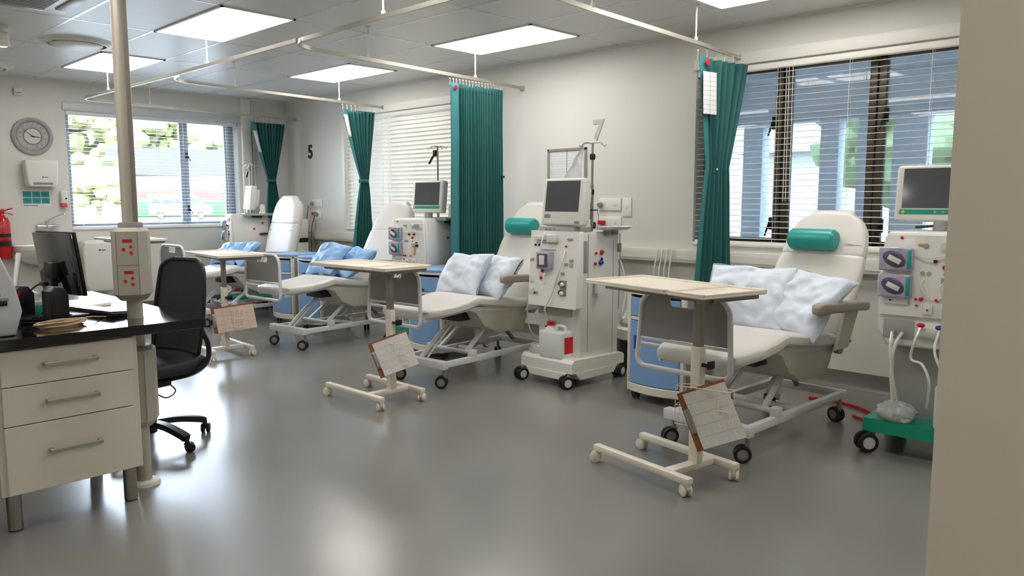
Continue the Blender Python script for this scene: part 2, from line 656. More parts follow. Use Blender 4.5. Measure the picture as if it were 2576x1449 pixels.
# long wall with two openings
W2 = (5.75, 8.68, 1.05, 2.49)   # far, closed blind
W3 = (0.95, 3.46, 1.05, 2.48)   # near, bronze frame
b = MB(M_WALL)
def wall_x(b, x0, x1, ya, yb, holes, top=ZC + 0.1):
    y = ya
    for (h0, h1, z0, z1) in sorted(holes):
        b.box(x0, x1, y, h0, 0, top)
        b.box(x0, x1, h0, h1, 0, z0)
        b.box(x0, x1, h0, h1, z1, top)
        y = h1
    b.box(x0, x1, y, yb, 0, top)
wall_x(b, XW, XW + 0.28, Y0, YF + 0.28, [W2, W3])
struct(b.build('wall_right'))
W1 = (2.95, 5.07, 1.075, 2.47)
b = MB(M_WALL)
for q in ((X0, W1[0], 0, ZC + 0.1), (W1[0], W1[1], 0, W1[2]), (W1[0], W1[1], W1[3], ZC + 0.1), (W1[1], XW, 0, ZC + 0.1)):
    b.box(q[0], q[1], YF, YF + 0.28, q[2], q[3])
struct(b.build('wall_back'))
b = MB(M_WALL)
b.box(X0 - 0.2, X0, Y0, YF + 0.28, 0, ZC + 0.1)
struct(b.build('wall_left'))
b = MB(M_WALL)
b.box(X0, XW, Y0 - 0.2, Y0, 0, ZC + 0.1)
struct(b.build('wall_front'))
# the end of a partition close to the camera on the right
b = MB(M_NEAR)
b.box(1.165, 1.5, Y0, 0.30, 0, ZC)
struct(b.build('wall_near'))

# ceiling with recessed openings for the light panels
LX = [(2.65, 3.25), (4.62, 5.235)]
lights = [(4.62, 5.235, 4.25, 5.47), (4.62, 5.235, 6.78, 7.98), (2.65, 3.25, 5.46, 6.68), (2.65, 3.25, 7.93, 9.12), (4.62, 5.235, 1.75, 2.93),
          (2.65, 3.25, 2.9, 4.1), (2.65, 3.25, 0.4, 1.6), (4.62, 5.235, -0.8, 0.4), (0.3, 0.9, 5.46, 6.68), (0.3, 0.9, 2.9, 4.1), (0.3, 0.9, -1.6, -0.4), (-1.9, -1.3, 2.9, 4.1), (-1.9, -1.3, 6.7, 7.9)]
b = MB(M_CEIL)
b.box(X0, XW, Y0, YF, ZC, ZC + 0.12)
struct(b.build('ceiling'))
b = MB(M_TBAR)
for x in (-1.9, -1.3, -0.9, -0.3, 0.3, 0.9, 1.43, 2.04, 2.65, 3.25, 3.93, 4.62, 5.235):
    b.box(x - 0.012, x + 0.012, Y0, YF, ZC - 0.0015, ZC + 0.001)
for k in range(-3, 6):
    y = 4.25 + 1.225 * k
    if Y0 < y < YF:
        b.box(X0, XW, y - 0.012, y + 0.012, ZC - 0.0013, ZC + 0.001)
struct(b.build('trim_2'))
b = MB(M_TRIM)
b.box(XW - 0.02, XW, Y0, YF, ZC - 0.015, ZC)
b.box(X0, XW - 0.02, YF - 0.02, YF, ZC - 0.015, ZC)
struct(b.build('trim_3'))

LAB = ['ceiling light panel between the curved curtain track and the long wall, over the white machine', 'ceiling light panel over the two tied curtains, nearest the long wall beyond the curved track', 'ceiling light panel over the aisle, beside the upper part of the steel pole',
       'ceiling light panel crossed by the steel pole, nearest the far window wall', 'ceiling light panel over the bronze framed window, only its corner showing']
for i, (x0, x1, y0, y1) in enumerate(lights):
    t = thing('ceiling_light', LAB[i] if i < 5 else 'ceiling light panel in the part of the room behind the camera', 'ceiling light', ((x0 + x1) / 2, (y0 + y1) / 2, ZC), 0, 'recessed ceiling light panels')
    hx, hy = (x1 - x0) / 2, (y1 - y0) / 2
    b = MB(M_TRIM)
    for q in ((-hx, hx, -hy, -hy + 0.02), (-hx, hx, hy - 0.02, hy), (-hx, -hx + 0.02, -hy, hy), (hx - 0.02, hx, -hy, hy)):
        b.box(q[0], q[1], q[2], q[3], -0.010, -0.0005)
    b.build('frame', t)
    b = MB(M_PANEL)
    b.box(-hx + 0.012, hx - 0.012, -hy + 0.012, hy - 0.012, -0.007, -0.001)
    b.build('diffuser', t)

# skirting, coved up from the floor vinyl
b = MB(M_COVE)
cove = [(0, 0), (-0.05, 0), (-0.03, 0.01), (-0.012, 0.035), (-0.006, 0.13), (0, 0.13)]
b.prism([(XW + p[0], p[1]) for p in cove], 'y', Y0, YF)
struct(b.build('baseboard_right'))
b = MB(M_COVE)
b.prism([(YF + p[0], p[1]) for p in cove], 'x', X0, XW - 0.03)
struct(b.build('baseboard_back'))

# cable trunking along the long wall and the conduit box beside the far window
b = MB(M_TRUNK)
b.box(XW - 0.07, XW, -1.5, 9.62, 0.872, 0.985, 0.008)
b.use(M_TRIM)
b.box(XW - 0.073, XW - 0.068, -1.5, 9.62, 0.9, 0.957)
struct(b.build('trim_1'))
b = MB(M_TRIM)
b.box(5.11, 5.24, YF - 0.06, YF, 0.13, ZC - 0.015, 0.006)
b.box(5.28, 5.30, YF - 0.03, YF, 0.13, 2.45, 0.004)
struct(b.build('trim_4'))

# ------------------------------------------------------------------ windows
def frame_y(name, x, yr, zr, mull, m, wf, d, tint):
    """window in the long wall (plane x), rails of width wf"""
    b = MB(m)
    y0, y1 = yr
    z0, z1 = zr
    b.box(x, x + d, y0, y1, z0, z0 + wf, 0.004)
    b.box(x, x + d, y0, y1, z1 - wf, z1, 0.004)
    b.box(x, x + d, y0, y0 + wf, z0, z1, 0.004)
    b.box(x, x + d, y1 - wf, y1, z0, z1, 0.004)
    for a, c in mull:
        mid = (a + c) / 2
        b.box(x, x + d, a, mid - 0.004, z0, z1, 0.004)
        b.box(x - 0.012, x + d, mid + 0.004, c, z0, z1, 0.004)
    o = struct(b.build(name))
    g = MB(tint)
    g.box(x + d / 2, x + d / 2 + 0.005, y0 + wf, y1 - wf, z0 + wf, z1 - wf)
    g.build('pane', o)
    return o

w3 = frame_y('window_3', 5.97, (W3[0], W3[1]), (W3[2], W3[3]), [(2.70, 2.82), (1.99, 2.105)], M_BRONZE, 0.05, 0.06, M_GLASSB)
for y in (2.83, 1.98):
    for z in (2.02, 1.22):
        hb = MB(M_BLACK)
        hb.box(5.945, 5.972, y - 0.02, y + 0.012, z - 0.05, z + 0.05, 0.004)
        hb.cyl((5.93, y - 0.004, z + 0.01), (5.925, y + 0.03, z - 0.1), 0.009, 0.007, 10)
        hb.build('handle', w3)
b = MB(M_TRIM)
b.box(XW - 0.02, XW + 0.15, W3[0], W3[1], W3[2] - 0.02, W3[2] + 0.004, 0.004)
struct(b.build('trim_5'))
w2 = frame_y('window_2', 5.97, (W2[0], W2[1]), (W2[2], W2[3]), [(6.7, 6.8), (7.65, 7.75)], M_FRAMEW, 0.05, 0.06, M_GLASS)
b = MB(M_TRIM)
b.box(XW - 0.02, XW + 0.15, W2[0], W2[1], W2[2] - 0.02, W2[2] + 0.004, 0.004)
b.box(XW - 0.006, XW + 0.15, W2[1] - 0.006, W2[1] + 0.05, W2[2], W2[3], 0.003)
struct(b.build('trim_6'))

M_FRAMED = mat('window_frame_grey', '#7e828a', 0.4, var=0.04)
b = MB(M_FRAMED)
yq = YF + 0.14
for q in ((W1[0], W1[1], W1[2], W1[2] + 0.05), (W1[0], W1[1], W1[3] - 0.05, W1[3])):
    b.box(q[0], q[1], yq, yq + 0.05, q[2], q[3], 0.004)
for x0, x1 in ((2.95, 3.02), (3.70, 3.75), (4.33, 4.38), (4.39, 4.44), (4.94, 4.98), (4.99, 5.07)):
    b.box(x0, x1, yq - 0.003, yq + 0.047, W1[2], W1[3], 0.004)
w1 = struct(b.build('window_1'))
g = MB(M_GLASS)
g.box(3.0, 5.05, yq + 0.02, yq + 0.026, W1[2] + 0.04, W1[3] - 0.04)
g.build('pane', w1)
for z in (2.0, 1.3):
    hb = MB(M_BLACK)
    hb.box(4.40, 4.43, yq - 0.02, yq, z - 0.05, z + 0.05, 0.004)
    hb.cyl((4.41, yq - 0.02, z + 0.02), (4.45, yq - 0.045, z - 0.07), 0.009, 0.007, 10)
    hb.build('handle', w1)
b = MB(M_TRIM)
b.box(W1[0], W1[1], YF - 0.02, YF + 0.14, W1[2] - 0.02, W1[2] + 0.004, 0.004)
struct(b.build('trim_7'))

# ------------------------------------------------------------------ venetian blinds
def blind(label, o0, along, length, z0, z1, tilt, pitch, m, chord=0.048, bulge=0.003, hd=0.06, cords=5, group='venetian blinds', wand=0.25):
    """local x runs along the blind, local y into the wall"""
    t = thing('venetian_blind', label, 'blind', o0, along, group)
    b = MB(m)
    b.box(0, length, -0.03, 0.03, z1 - hd, z1, 0.005)
    b.build('headrail', t)
    b = MB(m)
    z = z1 - hd - pitch * 0.7
    k = 0
    while z > z0 + 0.03:
        wob = 0.004 * math.sin(k * 1.7)
        b.at((0, 0, z), rx=tilt + wob)
        b.prism([(-chord / 2, 0), (-chord / 4, bulge * 0.75), (0, bulge), (chord / 4, bulge * 0.75), (chord / 2, 0), (chord / 2, 0.0012), (chord / 4, bulge * 0.75 + 0.0012), (0, bulge + 0.0012), (-chord / 4, bulge * 0.75 + 0.0012), (-chord / 2, 0.0012)], 'x', 0.004, length - 0.004)
        z -= pitch
        k += 1
    b.at()
    b.build('slats', t, sharp=60)
    b = MB(m)
    b.box(0.004, length - 0.004, -0.025, 0.025, z0, z0 + 0.022, 0.005)
    b.build('bottom_rail', t)
    b = MB(M_BLINDW)
    for i in range(cords):
        x = length * (0.06 + 0.88 * i / (cords - 1))
        for s in (-1, 1):
            b.cyl((x, s * chord / 2, z0 + 0.01), (x, s * chord / 2, z1 - hd), 0.0016, seg=5)
    b.build('cords', t)
    b = MB(M_BLINDW)
    for q in (0.0, 0.02, 0.05):
        b.cyl((length * wand + q, -0.034, z1 - hd), (length * wand + q + 0.01, -0.036, z0 + 0.35), 0.002, seg=6)
    b.build('pull_cord', t)
    return t

blind('white slatted blind over the far window, slats open to the bright garden', (W1[0] + 0.01, YF + 0.035, 0), 0, W1[1] - W1[0] - 0.02, W1[2], W1[3] + 0.0, 0.05, 0.043, M_BLINDW, hd=0.06, wand=0.9)
# rz = -90 deg: local x runs toward -Y, local y toward +X
blind('closed cream slatted blind between the tied curtain and the wide curtain', (XW + 0.035, W2[1] - 0.01, 0), -PI / 2, W2[1] - W2[0] - 0.02, W2[2] - 0.03, W2[3] - 0.0, 1.17, 0.05, M_BLIND, chord=0.057, bulge=-0.009, hd=0.06, wand=0.32)
blind('cream slatted blind with open slats over the bronze framed window', (XW + 0.035, W3[1] - 0.01, 0), -PI / 2, W3[1] - W3[0] - 0.02, W3[2], W3[3] - 0.0, 0.04, 0.0465, M_BLIND, hd=0.05, wand=0.31)
# pelmet boards above the two long wall windows and the far window
for i, (nm, q) in enumerate((('trim_8', (W2[0], W2[1])), ('trim_9', (W3[0], W3[1])))):
    b = MB(M_TRIM)
    b.box(XW - 0.025, XW, q[0] - 0.02, q[1] + 0.02, 2.485, 2.575, 0.004)
    struct(b.build(nm))
b = MB(M_FRAMEW)
b.box(W1[0] - 0.03, W1[1] + 0.04, YF - 0.03, YF, 2.46, 2.55, 0.004)
struct(b.build('trim_10'))

# ------------------------------------------------------------------ ceiling fittings
t = thing('ceiling_diffuser', 'round ceiling air diffuser with dark ring beside the steel pole', 'air diffuser', (2.35, 7.62, ZC))
b = MB(M_TRIM)
b.lathe([(0.19, -0.012), (0.30, -0.006), (0.31, 0.0), (0.26, 0.001)], (0, 0, 0), seg=40)
b.lathe([(0.29, -0.004), (0.25, -0.03), (0.235, -0.03), (0.255, -0.001)], (0, 0, 0), seg=40)
b.build('outer_ring', t)
b = MB(M_BLACK)
b.lathe([(0.255, -0.002), (0.255, -0.0035), (0.001, -0.0035)], (0, 0, 0), seg=40)
b.build('gap', t)
b = MB(M_TRIM)
b.lathe([(0.001, -0.045), (0.19, -0.04), (0.205, -0.03), (0.19, -0.022), (0.001, -0.022)], (0, 0, 0), seg=40)
b.build('disc', t)
dup(t, None, (2.03, 9.62, ZC), label='round ceiling air diffuser close above the wall clock, mostly cut off')
t = thing('ceiling_air_unit', 'white ceiling cassette air unit with louvres and a square grille', 'air conditioner', (1.48, 6.02, ZC))
b = MB(M_TRIM)
b.box(-0.45, 0.45, -0.45, 0.45, -0.03, 0, 0.01)
b.box(-0.30, 0.30, -0.30, 0.30, -0.045, -0.03, 0.005)
b.build('face_panel', t)
b = MB(M_GREYP)
for k in range(12):
    b.box(-0.26, 0.26, -0.26 + k * 0.045, -0.235 + k * 0.045, -0.052, -0.045)
b.build('grille', t)
for r in range(4):
    b = MB(M_MACHG)
    b.at((0, 0, 0), rz=r * PI / 2)
    b.box(-0.28, 0.28, 0.335, 0.41, -0.04, -0.028, 0.004)
    b.at()
    b.build('louvre', t)
t = thing('spotlight', 'small white spotlight on the ceiling with its lamp lit', 'spotlight', (1.72, 7.35, ZC))
b = MB(M_TRIM)
b.lathe([(0.001, 0), (0.06, 0), (0.06, -0.03), (0.02, -0.035), (0.02, -0.07), (0.001, -0.07)], seg=20)
b.build('base', t)
b = MB(M_TRIM)
b.at((0, 0, -0.10), rx=0.4)
b.lathe([(0.001, 0.05), (0.04, 0.05), (0.06, -0.05), (0.05, -0.05), (0.001, -0.03)], seg=20)
b.at()
b.build('lamp_head', t)
t = MB(emat('spot_bulb', '#fff4dd', 6))
t.at((0, 0.012, -0.148), rx=0.4)
t.ball((0, 0, 0), (0.045, 0.045, 0.02), 14)
t.at()
bo = t.build('bulb', bpy.data.objects['spotlight'])
b = MB(M_TRIM)
b.box(2.44, 2.52, YF - 0.05, YF, 2.58, 2.66, 0.006)
b.use(M_GREYP)
b.box(2.45, 2.51, YF - 0.052, YF - 0.05, 2.60, 2.615)
tag(b.build('motion_sensor'), 'small white sensor box high on the wall above the clock', 'sensor')

# ------------------------------------------------------------------ curtain tracks with drop rods
RZ = 2.54
def track(name, label, pts, hang, wall_end=True, join=None):
    t = thing(name, label, 'curtain track', (pts[0][0], pts[0][1], RZ), 0, 'ceiling hung curtain tracks')
    o = Vector((pts[0][0], pts[0][1], 0))
    b = MB(M_ALU)
    b.tube([Vector((p[0], p[1], 0)) - o for p in pts], 0.01, smooth=False, square=(0.008, 0.014))
    b.build('rail', t)
    for h in hang:
        b = MB(M_TRIM)
        b.cyl((h[0] - o.x, h[1] - o.y, 0.012), (h[0] - o.x, h[1] - o.y, ZC - RZ), 0.006, seg=8)
        b.cyl((h[0] - o.x, h[1] - o.y, 0.012), (h[0] - o.x, h[1] - o.y, 0.035), 0.013, seg=10)
        b.cyl((h[0] - o.x, h[1] - o.y, ZC - RZ - 0.012), (h[0] - o.x, h[1] - o.y, ZC - RZ), 0.022, seg=12)
        b.build('drop_rod', t)
    if wall_end:
        b = MB(M_ALU)
        b.box(-0.012, XW - o.x, -0.022, 0.022, -0.022, 0.022, 0.004)
        b.build('wall_bracket', t)
    return t

def arc(cx, cy, r, a0, a1, n=8):
    return [(cx + r * math.cos(math.radians(a0 + (a1 - a0) * k / n)), cy + r * math.sin(math.radians(a0 + (a1 - a0) * k / n))) for k in range(n + 1)]

track('curtain_track', 'curtain track hanging farthest away, bending in front of the far window',
      [(5.80, 9.86), (3.3, 9.62)] + arc(3.2, 9.38, 0.24, 90, 180) + [(2.96, 9.3), (3.0, 7.3), (2.99, 5.02)],
      [(3.75, 9.665), (2.965, 8.72), (2.997, 6.47)])
track('curtain_track', 'curtain track of the middle bay running out above the tied curtain',
      [(5.80, 7.80), (5.1, 7.68), (3.78, 7.55), (3.4, 7.51)] + arc(3.33, 7.23, 0.27, 90, 165) + [(3.04, 7.15)],
      [(5.1, 7.68), (3.78, 7.55)])
track('curtain_track', 'curtain track with a curved corner above the wide pleated curtain',
      [(5.80, 5.46), (5.07, 5.37), (3.78, 5.26), (3.35, 5.22)] + arc(3.28, 4.93, 0.28, 90, 180) + [(3.0, 4.7), (2.985, 3.99), (3.0, 2.0), (3.0, 0.2)],
      [(5.07, 5.37), (3.78, 5.26), (2.985, 3.99)])
track('curtain_track', 'straight curtain track ending at the wall above the tied curtain with the instruction label',
      [(5.80, 3.07), (5.02, 3.0), (3.75, 2.95), (3.03, 2.90)], [(5.02, 3.0), (3.75, 2.95)])

# ------------------------------------------------------------------ curtains
def curtain(label, loc, wt, wtie, wb, zt, ztie, zb, folds, shift=(0, 0), amp=0.035, sgn=-1, lab=None, hook=True, tie=True, ph=0.0):
    """hangs along local x; width wt at the top, wtie at the tie, wb at the hem"""
    t = thing('privacy_curtain', label, 'curtain', loc, 0, 'teal privacy curtains')
    def shape(v):
        z = zt + (zb - zt) * v
        if not tie:
            q = v
            return wt + (wb - wt) * q, 0.0, amp, z
        if z > ztie:
            q = (zt - z) / (zt - ztie)
            q = q ** 1.15
            return wt + (wtie - wt) * q, shift[0] * q, amp * (1 - 0.45 * q), z
        q = (ztie - z) / (ztie - zb)
        q = q ** 0.8
        return wtie + (wb - wtie) * min(1, q * 1.35), shift[0] + (shift[1] - shift[0]) * q, amp * (0.55 + 0.25 * q), z
    def f(u, v):
        wd, sh, am, z = shape(v)
        hem = 0.14
        if u < hem:                      # flat leading hem
            x = -wd / 2 + wd * u * 1.15
            y = -am * 1.25 * (1 - u / hem * 0.3)
        else:
            q = (u - hem) / (1 - hem)
            x = -wd / 2 + wd * (hem * 1.15 + (1 - hem * 1.15) * q)
            y = am * math.sin(2 * PI * folds * q - PI / 2 + ph) * (0.8 + 0.35 * math.sin(q * 17 + 1)) + 0.010 * noise.noise((q * 9, z * 1.4, loc[1]))
        x += 0.006 * noise.noise((u * 6, z * 2.0, loc[1] + 5)) + sh
        return (x, y, z)
    b = MB(M_CURT)
    b.grid(int(folds * 12 + 14), 40, f)
    solid(b.build('curtain_cloth', t, sharp=-1), 0.002)
    b = MB(M_CURTL)
    b.grid(4, 40, lambda u, v: (lambda p: (p[0] - 0.002, p[1] - 0.004 - 0.004 * u, p[2]))(f(u * 0.13, v)))
    solid(b.build('hem', t, sharp=-1), 0.0015)
    if lab:
        u0, u1, v0, v1 = lab
        b = MB(M_NETW)
        b.grid(3, 8, lambda u, v: (lambda p: (p[0], p[1] - 0.011, p[2]))(f(u0 + (u1 - u0) * u, v0 + (v1 - v0) * v)))
        solid(b.build('label_panel', t, sharp=-1), 0.001)
    if tie is True:
        b = MB(M_CURT)
        b.lathe([(wtie / 2 + 0.002, -0.022), (wtie / 2 + 0.004, 0), (wtie / 2 + 0.002, 0.022)], (shift[0], 0, ztie), seg=20, sx=1.0)
        for v in b.bm.verts:
            v.co.y *= 0.62
        solid(b.build('tie_band', t), 0.003)
    b = MB(M_TRIM)
    n = max(6, folds)
    for i in range(n):
        x = -wt / 2 + wt * (i + 0.5) / n
        b.tube([(x, 0, zt - 0.015), (x + 0.006, 0, zt + 0.03), (x, 0, RZ - 0.012)], 0.0028, seg=6, n=3)
        b.cyl((x, -0.006, RZ - 0.016), (x, 0.006, RZ - 0.016), 0.006, seg=8)
    b.build('hooks', t)
    return t

ca = curtain('narrow tied teal curtain in the far corner beside the window', (5.36, 9.83, 0), 0.52, 0.12, 0.30, 2.46, 1.68, 0.55, 9, (0.03, 0.05), 0.03, lab=(0.0, 0.1, 0.06, 0.21))
cb = curtain('tied teal curtain hanging in front of the closed cream blind', (5.43, 7.80, 0), 0.48, 0.13, 0.32, 2.47, 1.64, 0.5, 8, (0.07, 0.02), 0.03, lab=(0.0, 0.12, 0.03, 0.16))
cc = curtain('wide untied pleated teal curtain behind the sixth bay machine', (5.14, 5.44, 0), 0.70, 0.2, 0.74, 2.485, 1.65, 0.45, 17, amp=0.03, tie=False)
cd = curtain('tall tied teal curtain with an instruction label beside the bronze window', (5.48, 3.06, 0), 0.62, 0.30, 0.46, 2.47, 1.66, 0.42, 6, (-0.02, -0.06), 0.05, lab=None, tie='snap')
# red tags, the label with printed instructions and the snap on the near curtain, a dark tie-back knob on the wide one
b = MB(M_RED)
b.cyl((-0.30, -0.055, 2.44), (-0.30, -0.06, 2.44), 0.02, seg=18)
b.build('red_tag', cc)
b = MB(M_RED)
b.cyl((-0.24, -0.078, 2.43), (-0.24, -0.085, 2.43), 0.022, seg=20)
b.build('red_tag', cd)
b = MB(M_CHROME)
b.ball((-0.10, -0.085, 1.64), 0.011, 10)
b.build('snap', cd)
b = MB(M_BLACK)
b.box(0.325, 0.37, -0.03, 0.0, 1.63, 1.65, 0.004)
b.build('tie_knob', cc)
cd.rotation_euler = (0, 0, math.radians(-10))
M_CLAB = paper_mat('curtain_instruction_sheet', '#e2e6e6', '#8a4a4c', 9, 2)
uvsheet('instruction_label', M_CLAB, (-0.275, -0.083, 2.05), (0.15, -0.004, 0), (-0.012, 0.0, 0.31), cd, 0.002)

# ================================================================== dialysis chairs
def twin_caster(parent, x, y, r, m_tyre, m_hub, wdt=0.02, top=0.17, turn=0.0, name='caster', mb=M_GREYP, gap=0.012):
    """fork with two wheels, standing on the floor"""
    b = MB(mb)
    b.at((x, y, 0), rz=turn)
    b.cyl((0, 0, r * 1.5), (0, 0, top), 0.013, seg=12)
    b.prism([(-0.02, r * 1.9), (0.02, r * 1.9), (r * 0.75, r * 0.95), (r * 0.5, r * 0.75), (-0.01, r * 1.35)], 'y', -gap / 2, gap / 2, 0.002, 1)
    b.at()
    f = b.build(name, parent)
    for s in (-1, 1):
        w_ = MB(m_tyre)
        w_.at((x, y, 0), rz=turn)
        c0 = r * 0.5
        ya, yb = s * gap / 2, s * (gap / 2 + wdt)
        lo, hi = min(ya, yb), max(ya, yb)
        w_.lathe([(r * 0.62, lo), (r * 0.95, lo), (r, lo + wdt * 0.25), (r, hi - wdt * 0.25), (r * 0.95, hi), (r * 0.62, hi)], (c0, 0, r), 'y', 24)
        w_.use(m_hub)
        w_.lathe([(0.001, lo + 0.002), (r * 0.3, lo), (r * 0.66, lo + 0.003), (r * 0.66, hi - 0.003), (r * 0.3, hi), (0.001, hi - 0.002)], (c0, 0, r), 'y', 20)
        w_.at()
        w_.build('wheel', f)
    return f

def single_caster(parent, x, y, r, m, hub, top, turn=0.0):
    b = MB(hub)
    b.at((x, y, 0), rz=turn)
    b.cyl((0, 0, r), (0, 0, top), 0.012, seg=12)
    b.prism([(-0.012, r * 2.15), (0.014, r * 2.15), (r * 0.9, r * 1.3), (r * 1.1, r * 0.9), (0.2 * r, r * 0.8), (-0.016, r * 1.4)], 'y', -0.008, 0.008, 0.003, 2)
    b.at()
    f = b.build('caster', parent)
    for s in (-1, 1):
        w_ = MB(m)
        w_.at((x, y, 0), rz=turn)
        lo, hi = (0.009, 0.024) if s > 0 else (-0.024, -0.009)
        w_.lathe([(0.001, lo), (r * 0.85, lo), (r, lo + 0.003), (r, hi - 0.003), (r * 0.85, hi), (0.001, hi)], (r * 0.45, 0, r), 'y', 20)
        w_.at()
        w_.build('wheel', f)

def lerp(a, b, t):
    return a + (b - a) * t

def cushion(mb, path, hw, th, nu=20, nv=10, edge=0.5, seed=0):
    """upholstered pad: path = list of (x, z, halfwidth) along the middle of the underside; th = thickness, rounded edges all round"""
    L = len(path)
    def P(u):
        s = u * (L - 1)
        i = min(int(s), L - 2)
        t = s - i
        a, b_ = path[i], path[i + 1]
        return tuple(lerp(a[k], b_[k], t) for k in range(3))
    def nrm(u):
        a, c = P(max(0, u - 0.02)), P(min(1, u + 0.02))
        dx, dz = c[0] - a[0], c[1] - a[1]
        l = math.hypot(dx, dz) or 1
        return -dz / l, dx / l
    ring = 24
    tot = sum(math.hypot(path[i + 1][0] - path[i][0], path[i + 1][1] - path[i][1]) for i in range(L - 1))
    r = th * 0.48
    vs, fs = [], []
    us = []
    for i in range(nu + 1):
        us.append(i / nu)
    # end rounding: extra rings that shrink
    rows = [(0, -1.0), (0, -0.92), (0, -0.7), (0, -0.38)] + [(u, 0) for u in us] + [(1, 0.38), (1, 0.7), (1, 0.92), (1, 1.0)]
    for (u, e) in rows:
        x, z, w_ = P(u)
        nx, nz = nrm(u)
        tx, tz = nz, -nx
        k = math.sqrt(max(0.0, 1 - e * e)) if e else 1.0
        off = (abs(e)) * r * (1 if e > 0 else -1)
        cx, cz = x + tx * off * 1.0, z + tz * off * 1.0
        hw_ = w_ - r * (1 - k)
        for j in range(ring):
            a = 2 * PI * j / ring
            ca_, sa_ = math.cos(a), math.sin(a)
            # superellipse section
            ex = 0.28
            yy = math.copysign(abs(ca_) ** ex, ca_) * hw_
            hh = math.copysign(abs(sa_) ** 0.55, sa_) * th / 2 * max(k, 0.02)
            hh *= 1 + 0.03 * math.sin(yy * 9 + u * 5 + seed)
            vs.append((cx + nx * hh, yy, cz + nz * hh))
    n = len(rows)
    for i in range(n - 1):
        for j in range(ring):
            k = (j + 1) % ring
            fs.append((i * ring + j, i * ring + k, (i + 1) * ring + k, (i + 1) * ring + j))
    fs.append(tuple(range(ring - 1, -1, -1)))
    fs.append(tuple(range((n - 1) * ring, n * ring)))
    mb.poly(vs, fs)

